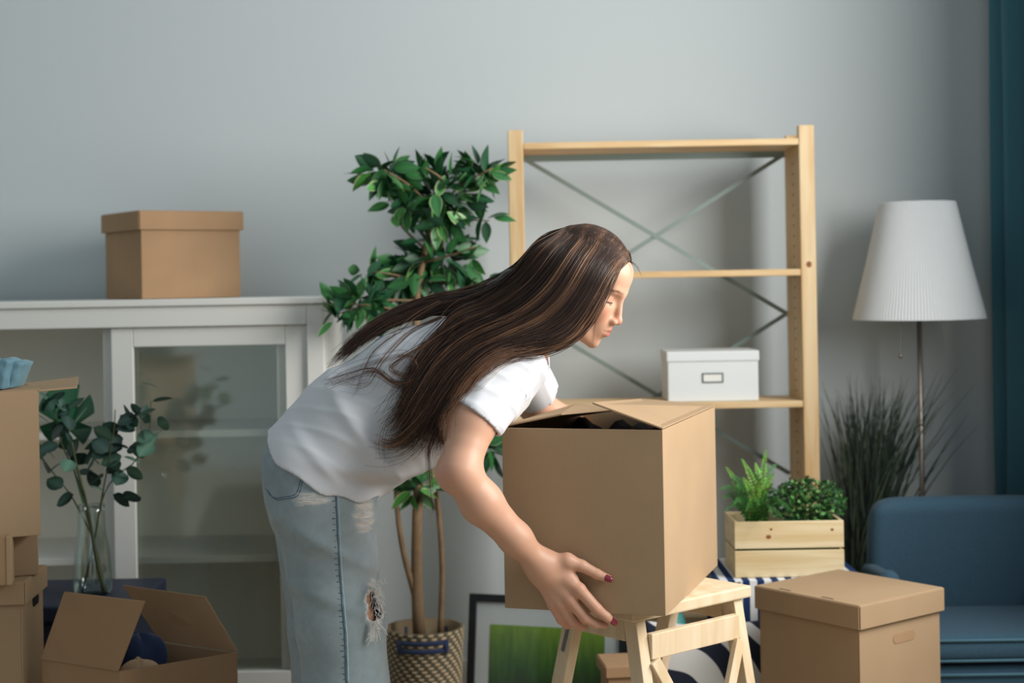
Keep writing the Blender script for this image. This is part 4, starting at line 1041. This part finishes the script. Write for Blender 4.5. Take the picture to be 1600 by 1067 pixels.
# eyelashes
def headcurve(pts, r, name, m, lab=None):
    return MB().tube([Vector(H(*q)) for q in pts], r, 5).build(name, m, WO, True, smooth=True, label=lab)
LSH = mat('lash', (46, 32, 28), .7)
for s_ in (-1, 1):
    headcurve([(.0785, s_*.0205, -.0122), (.0815, s_*.028, -.0148), (.0800, s_*.036, -.0150), (.0750, s_*.0445, -.0120)], [.0004, .0011, .0011, .0005], 'eyelashes', LSH)

# --- t-shirt
def crease(p, d, k, amp, c=None, rad=None, warp=6., ph=0.):
    w_ = np.sin(p@np.array(d, np.float32)*k+1.3*np.sin(p[:, 1]*warp+p[:, 2]*warp*1.3+ph)+ph)
    w_ = np.exp(2.2*(w_-1))*amp*2.2
    if c is not None: w_ = w_*np.exp(-((p-np.array(c, np.float32))**2).sum(1)/(rad*rad))
    return w_
# --- jeans
def jeans_solid(p):
    d = econe(p, NP(492, 715, 3.34), NP(503, 790, 3.34), (.168, .104), (.178, .104))
    d = smin(d, ell(p, NP(470, 742, 3.27), (.072, .085, .085)), .05); d = smin(d, ell(p, NP(470, 742, 3.41), (.072, .085, .085)), .05)
    def lg(h, k, a, k1=.082, a1=.088): 
        g = econe(p, h, k, (.098, .110), (.082, .085)); return smin(g, econe(p, k, a, (.082, .085), (a1, a1+.004)), .03)
    l1 = lg(NP(507, 785, 3.26), NP(531, 975, 3.25), ANR+np.array([.0, 0, .03])); l2 = lg(NP(500, 785, 3.43), NP(514, 985, 3.44), ANL+np.array([0, 0, .03]))
    l1 = smin(l1, econe(p, NP(531, 975, 3.25), NP(548, 1067, 3.25), (.082, .085), (.080, .080)), .02)
    d = smin(d, np.minimum(l1, l2), .012) if False else smin(smin(d, l1, .03), l2, .03)
    d = d-crease(p, (.45, .1, .9), 55, .0040, NP(520, 850, 3.2), .13, warp=8)-crease(p, (-.5, .1, .85), 60, .0025, NP(480, 820, 3.2), .09, ph=1)
    d = d-crease(p, (.3, .3, .9), 45, .0045, NP(545, 1010, 3.2), .14, warp=10, ph=2)-crease(p, (.2, .1, .9), 70, .0022, NP(575, 800, 3.25), .06, ph=3)
    return d-crease(p, (.2, .2, 1.), 28, .003, NP(530, 1300, 3.3), .40, warp=7)
HEMN = np.array([.49, 0, .87]); HEMN /= np.linalg.norm(HEMN); HEMP = NP(500, 716, 3.34)
SLN = SHR-NP(742, 650, 3.10); SLP = NP(738, 648, 3.10); SLN = np.array([.60, .25, .76]); SLN /= np.linalg.norm(SLN)
LLN = np.array([-.05, -.30, .9]); LLN /= np.linalg.norm(LLN); LLP = NP(846, 601, 3.53)
def shirt_solid(p):
    d = econe(p, NP(496, 738, 3.34), NP(560, 672, 3.34), (.184, .139), (.168, .138))
    d = smin(d, econe(p, NP(560, 672, 3.34), NP(655, 616, 3.34), (.165, .136), (.163, .138)), .03)
    d = smin(d, econe(p, NP(655, 616, 3.34), NP(752, 574, 3.33), (.163, .138), (.165, .122)), .04)
    d = smin(d, econe(p, NP(752, 574, 3.33), NP(806, 556, 3.33), (.160, .110), (.105, .075)), .05)
    d = smin(d, econe(p, NP(640, 700, 3.32), NP(760, 618, 3.32), (.10, .028), (.13, .06)), .06)  # hanging front
    d = smin(d, cone(p, SHR, NP(734, 663, 3.10), .064, .0600), .035)
    d = smin(d, cone(p, SHL, NP(842, 622, 3.64), .060, .056), .03)
    d = d-crease(p, (.75, .1, .55), 62, .0048, NP(560, 690, 3.2), .16)-crease(p, (.2, .0, 1.), 52, .0055, NP(590, 740, 3.2), .10, ph=1.2)
    d = d-crease(p, (.9, .2, -.35), 70, .0028, NP(790, 610, 3.15), .11, ph=2)-crease(p, (.35, .1, .9), 36, .0050, NP(650, 660, 3.2), .13, warp=9, ph=.5)
    d = d-crease(p, (.5, .4, .8), 120, .0008, warp=14)
    return d
def shirt2(p): return smin(shirt_solid(p), jeans_solid(p)-.004, .012)
def neck_hole(p): return cone(p, NP(800, 540, 3.33), NP(905, 510, 3.31), .062, .075)
def shirt(p):
    d = shirt2(p); sh_ = np.maximum(d, -(d+.007))
    # open hems: waist, both sleeves, neck
    body_side = (p-HEMP.astype(np.float32))@HEMN.astype(np.float32)+.030*np.minimum(1, ((p[:, 1]-3.34)/.16)**2)*np.clip(1.1-((p[:, 0]-NP(478, 745, 3.2)[0])/.15)**2, 0, 1)+.004*np.sin(p[:, 0]*60+p[:, 1]*40)
    sh_ = np.maximum(sh_, -body_side)
    s1 = (p-SLP.astype(np.float32))@SLN.astype(np.float32)
    sh_ = np.maximum(sh_, np.minimum(-s1, -cone(p, NP(730, 672, 3.07), NP(690, 770, 2.98), .095, .10)))
    s2 = (p-LLP.astype(np.float32))@LLN.astype(np.float32)
    sh_ = np.maximum(sh_, np.minimum(-s2, -cone(p, NP(846, 628, 3.66), NP(850, 660, 3.72), .085, .09)))
    return np.maximum(sh_, -neck_hole(p))
TEE = mat('white_jersey', (210, 212, 217), .85, .15, sheen=.15, bump=('noise', 380, .12, .0006))
v, q = nets(shirt, (-.62, 2.95, .70), (.16, 3.80, 1.34), .0036)
link_mesh('t_shirt', array_mesh('t_shirt', v, q), TEE, WO, True)
TEAR = NP(590, 942, 3.19)
def tearf(p):
    q = p-TEAR.astype(np.float32); q = q/np.array([.022, .040, .048], np.float32); w_ = 1+.12*np.sin(q[:, 2]*9)+.08*np.sin(q[:, 2]*23+q[:, 1]*9)
    return (np.linalg.norm(q, axis=1)-w_)*.02
def jeans(p):
    d = jeans_solid(p); s_ = np.maximum(d, -(d+.0085)); s_ = np.maximum(s_, -tearf(p))
    s_ = np.maximum(s_, (p-HEMP.astype(np.float32))@HEMN.astype(np.float32)-.02); return np.maximum(s_, .075-p[:, 2])
DEN = mat('light_denim', (150, 176, 186), .9, .15, sheen=.15, attr=True, bump=('noise', (700, 700, 350), .5, .0012), var=.12, noise_scale=55)
def n3(p, s, seed):   # cheap value noise from sines
    r_ = np.random.default_rng(seed); o = 0
    for k in range(5):
        d_ = r_.normal(size=3); d_ /= np.linalg.norm(d_); o = o+np.sin(p@d_.astype(np.float32)*s*r_.uniform(.6, 1.6)+r_.uniform(0, 6))
    return o/5
SEAM = [(524, 758), (526, 800), (528, 845), (531, 900), (535, 950), (539, 1000), (541, 1067)]
def jeans_col(v):
    c = np.tile(np.array(lin((144, 159, 163)), np.float32), (len(v), 1))
    def blend(m, col):
        m = np.clip(m, 0, 1)[:, None]; c[:] = c*(1-m)+np.array(lin(col), np.float32)*m
    blend(.35+.5*n3(v, 26, 3), (172, 182, 186)); blend(.25*n3(v, 110, 4)+.08, (122, 142, 154))
    blend(.55*(1-np.linalg.norm((v-NP(432, 740, 3.2).astype(np.float32))*[1, .5, 1], axis=1)/.09), (110, 134, 150))
    for (x, y, Y, a, b_) in ((569, 803, 3.18, .022, .040), (487, 779, 3.16, .032, .012)):
        q = (v-NP(x, y, Y).astype(np.float32))/np.array([a, .06, b_], np.float32); m = 1.5-1.2*np.linalg.norm(q, axis=1)+.35*n3(v, 220, 9)
        blend(m*2*(.62+.38*np.sin(v[:, 2]*1400)), (222, 218, 212))
    q = np.abs(tearf(v))*1; blend(1.1-q/.0035, (214, 210, 206))
    return c
v, q = nets(jeans, (-.66, 3.06, .06), (-.18, 3.62, 1.03), .0036)
jn = link_mesh('jeans', array_mesh('jeans', v, q, jeans_col(v.astype(np.float32))), DEN, WO, True)
def onsurf(f, px, py, off=.001, Y0=2.9):
    y = rayY(f, px, py, Y0, 3.6, 500); y = 3.2 if y is None else y; return Vector(NP(px, py, y-off))
DKD = mat('dark_denim_edge', (74, 98, 116), .9, .1)
for dx, m_ in ((0, DKD), (3.2, mat('denim_welt', (160, 184, 194), .9, .1))):
    c_ = catmull([(x+dx, y) for x, y in SEAM], 60); MB().tube([onsurf(jeans_solid, x, y, .0012 if not dx else .0004) for x, y in c_], .0011 if not dx else .002, 6).build('side_seam', m_, jn, True, smooth=True)
dm = MB()
for i in range(34):
    y = 765+i*9; x = np.interp(y, [s[1] for s in SEAM], [s[0] for s in SEAM])-random.uniform(3, 5)
    dm.tube([onsurf(jeans_solid, x-random.uniform(1, 3.5), y, .0005), onsurf(jeans_solid, x+2, y+random.uniform(-1, 1), .0005)], .0009, 5)
dm.build('seam_stitches', DKD, jn, True, kind='stuff')
for k in (0, 3):
    pk = [(474, 745), (468, 770), (460, 777), (448, 779), (434, 781), (425, 776), (418, 765)]
    pk = [(x-k, y-k*.9) for x, y in pk]
    pts = []
    for x, y in catmull(pk, 26):
        yy_ = rayY(jeans_solid, x, y, 2.9, 3.5, 500)
        if yy_ is not None: pts.append(Vector(NP(x, y, yy_-.0008)))
    if len(pts) > 3: MB().tube(pts, .0008, 5).build('pocket_stitching', DKD, jn, True, smooth=True)
FRG = mat('frayed_thread', (214, 212, 208), .95, .05)
fm = MB()
for i in range(90):
    a = random.uniform(0, 2*PI); c_ = Vector(TEAR)+Vector((random.uniform(-.006, .006), .036*math.cos(a)*random.uniform(.8, 1), .047*math.sin(a)*random.uniform(.9, 1.05)))
    j = c_+Vector((random.uniform(-.006, .012), -.004, random.uniform(-.016, .004))); k = j+Vector((random.uniform(-.006, .010), random.uniform(-.006, .004), random.uniform(-.016, .002)))
    # stay near the cloth
    fm.tube([c_, j, k], .0005, 4)
for i in range(40):
    c_ = Vector(NP(583+random.uniform(-5, 5), 974+random.uniform(-4, 8), 3.17)); fm.tube([c_, c_+Vector((random.uniform(-.006, .004), -.003, -.02)), c_+Vector((random.uniform(-.012, .004), -.003, -.036*random.uniform(.5, 1)))], .0006, 4)
for i in range(70):
    y = random.uniform(772, 826); x0_ = random.uniform(556, 570); x1_ = x0_+random.uniform(10, 20)
    fm.tube([onsurf(jeans_solid, x, y+random.uniform(-1, 1), .0012) for x in np.linspace(x0_, min(x1_, 583), 5)], .0005, 4)
for i in range(40):
    y = random.uniform(770, 790); x0_ = random.uniform(458, 495)
    fm.tube([onsurf(jeans_solid, x, y+random.uniform(-1, 1), .001) for x in np.linspace(x0_, x0_+14, 4)], .0004, 4)
fm.build('frayed_threads', FRG, jn, True, kind='stuff')
# shoes
SHO = mat('white_sneaker', (225, 225, 222), .6)
for a_ in (ANR, ANL):
    def fsh(p): 
        c_ = a_+np.array([.0, 0, -.045]); d = smin(ell(p, c_+np.array([.05, 0, .0]), (.135, .045, .045)), cone(p, a_, c_, .05, .048), .03); return np.maximum(d, .002-p[:, 2])
    sdf_obj('sneaker', fsh, a_+np.array([-.12, -.08, -.09]), a_+np.array([.22, .08, .06]), .006, SHO, WO)

# --- hair
HAIR = bpy.data.materials.new('brown_hair'); HAIR.use_nodes = True; nt = HAIR.node_tree; b = nt.nodes['Principled BSDF']
at = nt.nodes.new('ShaderNodeAttribute'); at.attribute_name = 'Col'; nt.links.new(at.outputs['Color'], b.inputs['Base Color'])
b.inputs['Roughness'].default_value = .38; b.inputs['Specular IOR Level'].default_value = .45
def cap_sdf(p):
    q = loc(p); s = q.copy(); s[:, 1] = np.abs(s[:, 1])
    d = ell(q, (-.012, 0, .032), (.0965, .082, .0865))
    d = smin(d, ell(q, (-.030, 0, -.03), (.070, .076, .075)), .04)
    cut = ell(s, (.105, 0, .0), (.055, .088, .095)); cut = np.minimum(cut, ell(s, (.095, 0, -.06), (.065, .10, .09))); cut = np.minimum(cut, ell(s, (.07, 0, -.10), (.075, .09, .07)))
    return np.maximum(d, -cut)
BULK = [([(905, 450, 3.25), (840, 480, 3.24), (790, 510, 3.24), (740, 520, 3.22), (690, 560, 3.20), (665, 600, 3.18)], [.076, .070, .050, .036, .024, .008]),
        ([(930, 480, 3.21), (880, 520, 3.20), (820, 535, 3.18), (770, 550, 3.16), (725, 585, 3.13), (700, 640, 3.11)], [.024, .026, .026, .022, .016, .006]),
        ([(870, 410, 3.29), (800, 450, 3.32), (720, 480, 3.33), (650, 492, 3.34), (585, 520, 3.35), (530, 560, 3.34)], [.050, .034, .016, .008, .005, .003])]
def bulk(p):
    d = cap_sdf(p)
    for pts, rr in BULK:
        for i in range(len(pts)-1): d = smin(d, cone(p, NP(*pts[i]), NP(*pts[i+1]), rr[i], rr[i+1]), .02)
    q = loc(p); s = q.copy(); s[:, 1] = np.abs(s[:, 1])
    cut = ell(s, (.105, 0, .0), (.056, .090, .095)); cut = np.minimum(cut, ell(s, (.095, 0, -.06), (.066, .11, .09))); cut = np.minimum(cut, ell(s, (.080, 0, -.10), (.060, .10, .06)))
    return np.maximum(d, -cut)+.002*np.sin(p@np.array([90, 30, 160], np.float32))
hv, hq = nets(bulk, (-.42, 3.04, .84), (.32, 3.46, 1.44), .004)
hcol = np.tile(np.array(lin((44, 31, 27)), np.float32), (len(hv), 1))
def grad(f, p, e=.002):
    g = np.stack([f(p+np.array(o, np.float32))-f(p-np.array(o, np.float32)) for o in ((e, 0, 0), (0, e, 0), (0, 0, e))], 1)
    return g/np.maximum(np.linalg.norm(g, axis=1, keepdims=True), 1e-6)
def head_clear(p): return np.minimum(np.minimum(head_sdf(p)-.0015, cap_sdf(p)-.0003), shirt_solid(p)-.003)
def RT(x, z, y=-.004): return tuple(H(x, y, z))
SHEET = [  # neighbouring guides, root on the parting -> tip; strands are blended between neighbours
    [(984, 404), (959, 424, 3.185), (943, 456, 3.165), (927, 489, 3.16), (909, 513, 3.16), (885, 531, 3.155), (850, 546, 3.14), (795, 553, 3.125), (748, 582, 3.10), (713, 640, 3.09), (692, 712, 3.10)],
    [(979, 392), (950, 425, 3.17), (930, 462, 3.15), (910, 497, 3.145), (885, 524, 3.14), (845, 538, 3.135), (790, 548, 3.13), (742, 582, 3.11), (706, 640, 3.10), (682, 725, 3.115)],
    [(965, 377), (938, 418, 3.165), (915, 462, 3.145), (885, 500, 3.14), (840, 526, 3.135), (785, 540, 3.13), (735, 570, 3.12), (700, 620, 3.105), (668, 690, 3.115), (650, 715, 3.13)],
    [(945, 364), (915, 410, 3.165), (885, 460, 3.145), (845, 500, 3.145), (790, 525, 3.14), (738, 550, 3.14), (695, 595, 3.13), (660, 650, 3.12), (612, 692, 3.13), (572, 686, 3.14)],
    [(922, 355), (890, 405, 3.17), (855, 455, 3.155), (805, 495, 3.16), (750, 520, 3.16), (705, 550, 3.16), (668, 600, 3.14), (645, 655, 3.13), (620, 700, 3.14)],
    [(902, 352), (865, 400, 3.19), (825, 450, 3.18), (775, 487, 3.20), (725, 508, 3.20), (688, 540, 3.19), (655, 590, 3.165), (632, 640, 3.15), (596, 690, 3.15)],
    [(884, 355), (845, 395, 3.22), (805, 440, 3.23), (755, 472, 3.25), (715, 490, 3.25), (688, 520, 3.23), (660, 560, 3.19), (640, 610, 3.17), (625, 650, 3.16)]]
UPPER = [
    [(884, 355), (835, 398, 3.25), (795, 440, 3.27), (742, 468, 3.30), (690, 480, 3.32), (630, 500, 3.32), (575, 532, 3.32), (514, 580, 3.31)],
    [(890, 353), (838, 390, 3.28), (798, 432, 3.31), (742, 460, 3.33), (685, 470, 3.35), (620, 492, 3.35), (562, 526, 3.34), (508, 579, 3.33)],
    [(900, 352), (850, 375, 3.33), (805, 420, 3.36), (742, 452, 3.38), (682, 464, 3.39), (612, 489, 3.39), (550, 530, 3.37), (504, 577, 3.35)]]
FAR = [
    [(978, 392), (984, 404, 3.30), (982, 425, 3.345), (965, 470, 3.36), (930, 505, 3.36), (880, 525, 3.36)],
    [(950, 367), (958, 378, 3.31), (950, 410, 3.35), (920, 470, 3.37), (880, 500, 3.37), (830, 520, 3.36)],
    [(915, 354), (905, 362, 3.32), (880, 400, 3.36), (850, 450, 3.37), (810, 490, 3.37), (760, 500, 3.37)]]
K = 44
def guide(g): return catmull([NP(*q_) if len(q_) == 3 else NP(q_[0], q_[1], 3.272) for q_ in g], K)
allp, allr, allc = [], [], []
tones = np.array([lin(c) for c in ((50, 36, 31), (62, 44, 36), (84, 60, 46), (40, 30, 27), (140, 104, 78))])
def sheet(G, cnt, thick, width, ragged=.78, wave=.006, spread_tip=2.2):
    G = np.stack([guide(g) for g in G]); n = len(G); s = rng.uniform(0, n-1-1e-6, cnt)
    t = np.linspace(0, 1, K)
    ncl = n*7; cid = np.clip((s/(n-1)*ncl+rng.normal(0, .7, cnt)).astype(int), 0, ncl-1); sc = (cid+.5)/ncl*(n-1)
    pull = np.clip((t-.35)/.65, 0, 1)**1.2*.75
    S = s[:, None]*(1-pull[None])+sc[:, None]*pull[None]+(rng.normal(0, .35, ncl)[cid])[:, None]*pull[None]
    S = np.clip(S, 0, n-1-1e-6); i = S.astype(int); u = (S-i)[..., None]; kk = np.arange(K)[None]
    p_ = G[i, kk]*(1-u)+G[np.minimum(i+1, n-1), kk]*u
    tg = np.gradient(p_, axis=1); tg /= np.linalg.norm(tg, axis=2, keepdims=True)+1e-9
    A = np.array([0, 1, 0])-tg*tg[..., 1:2]; A /= np.linalg.norm(A, axis=2, keepdims=True); Bx = np.cross(tg, A)
    env = np.clip(t/.12, 0, 1)*(1+(spread_tip-1)*np.clip((t-.6)/.4, 0, 1)); wv = np.clip((t-.4)/.6, 0, 1)*wave
    o1 = rng.uniform(-1, 1, cnt)[:, None]*thick*env+.9*wv*np.sin(t*12+cid[:, None]*1.9+rng.normal(0, .2, cnt)[:, None])
    o2 = rng.normal(0, 1, cnt)[:, None]*width*env+wv*np.cos(t*10+cid[:, None]*2.3+rng.normal(0, .2, cnt)[:, None])+.0010*np.sin(t*19+s[:, None]*50)
    p_ = p_+A*o1[..., None]+Bx*o2[..., None]
    ln = (ragged+(1-ragged)*rng.uniform(0, 1, cnt))*(.9+.1*rng.uniform(0, 1, ncl)[cid]); idx = (t[None]*ln[:, None])*(K-1); i0 = np.clip(idx.astype(int), 0, K-2); fr_ = (idx-i0)[..., None]
    p_ = np.take_along_axis(p_, i0[..., None], 1)*(1-fr_)+np.take_along_axis(p_, (i0+1)[..., None], 1)*fr_
    allp.append(p_); allr.append(rng.uniform(.0006, .0011, cnt)[:, None]*(1-.75*np.clip((t-.5)/.5, 0, 1))[None])
    tone = tones[rng.choice(5, ncl, p=(.28, .25, .18, .17, .12))][cid]*.6+tones[rng.choice(5, cnt, p=(.26, .26, .18, .18, .12))]*.4
    allc.append(tone[:, None, :]*(1+.6*np.clip((t-.5)/.5, 0, 1))[None, :, None])
sheet(SHEET, 4200, .012, .004)
sheet(SHEET, 1500, .004, .003, .5, .003)
sheet(SHEET[3:], 420, .008, .010, .85, .014, 2.6)
sheet(SHEET[:3], 160, .006, .008, .9, .012, 2.6)
sheet(UPPER, 1700, .016, .0035, .7, .003, 1.0)
sheet(FAR, 700, .004, .003, .7)
# loose wisps lying over the shirt
def wisp(pts, cnt, sp_=.004):
    base = catmull([NP(*q_) for q_ in pts], K); o = rng.normal(0, sp_, (cnt, 1, 3))*np.linspace(.6, 2.2, K)[None, :, None]; allp.append(base[None]+o)
    allr.append(rng.uniform(.0004, .0007, cnt)[:, None]*np.linspace(1, .3, K)[None]); allc.append((tones[rng.choice([1, 2, 4], cnt)][:, None, :]*1.1).repeat(K, 1))
wisp([(690, 495, 3.2), (640, 520, 3.2), (600, 560, 3.18), (570, 600, 3.17), (520, 592, 3.18)], 14)
wisp([(700, 520, 3.2), (650, 545, 3.18), (610, 575, 3.17), (650, 590, 3.16), (640, 555, 3.17), (600, 560, 3.17), (540, 580, 3.18), (512, 600, 3.18)], 16)
wisp([(690, 560, 3.16), (655, 590, 3.15), (620, 600, 3.15), (585, 580, 3.16), (545, 590, 3.17), (515, 600, 3.18)], 40, .003)
wisp([(660, 620, 3.14), (620, 640, 3.14), (600, 680, 3.14), (602, 720, 3.15)], 10)
wisp([(700, 650, 3.1), (672, 690, 3.1), (670, 740, 3.12), (676, 800, 3.14)], 16, .0025)
wisp([(688, 470, 3.3), (640, 500, 3.28), (590, 560, 3.25), (560, 610, 3.2)], 10)
wisp([(984, 408, 3.24), (992, 412, 3.24), (998, 418, 3.24), (1003, 428, 3.24)], 6, .0015)
wisp([(935, 490, 3.175), (931, 505, 3.175), (928, 522, 3.18), (926, 541, 3.19)], 3, .0006)
HPts = np.concatenate(allp).astype(np.float32); HR = np.concatenate(allr).astype(np.float32); HC = np.concatenate([np.broadcast_to(c, (c.shape[0], K, 3)) for c in allc]).astype(np.float32)
for it in range(2):
    f_ = HPts.reshape(-1, 3); d_ = head_clear(f_); bad = d_ < .0008
    if bad.any(): f_[bad] += grad(head_clear, f_[bad])*(.0012-d_[bad])[:, None]
    HPts = f_.reshape(HPts.shape)
S_ = HPts.shape[0]; tg = np.gradient(HPts, axis=1); tg /= np.maximum(np.linalg.norm(tg, axis=2, keepdims=True), 1e-7)
yv = np.array([.1, 1, .2], np.float32); A = np.cross(tg, yv); A /= np.maximum(np.linalg.norm(A, axis=2, keepdims=True), 1e-6); Bx = np.cross(tg, A)
ring = np.stack([HPts+(A*math.cos(2*PI*j/3)+Bx*math.sin(2*PI*j/3))*HR[..., None] for j in range(3)], 2)   # S,K,3,3
hvv = ring.reshape(-1, 3); hcc = HC[:, :, None, :].repeat(3, 2).reshape(-1, 3)
si = (np.arange(S_)*K*3)[:, None, None]; ki = (np.arange(K-1)*3)[None, :, None]; ji = np.arange(3)[None, None, :]; j2 = (ji+1) % 3
quads = np.stack([si+ki+ji, si+ki+j2, si+ki+3+j2, si+ki+3+ji], -1).reshape(-1, 4)
allv = np.vstack([hv, hvv]); allq = np.vstack([hq, quads+len(hv)]); allcc = np.vstack([hcol, hcc])
link_mesh('hair', array_mesh('hair', allv, allq, allcc), HAIR, WO, True, label='long brown hair falling over her back and near shoulder')

for o in bpy.data.objects:
    if o.parent is None and o.get('category') == 'box' and 'white' not in o['label'].split(' storage')[0].split()[:1]: o['group'] = 'brown cardboard moving boxes'
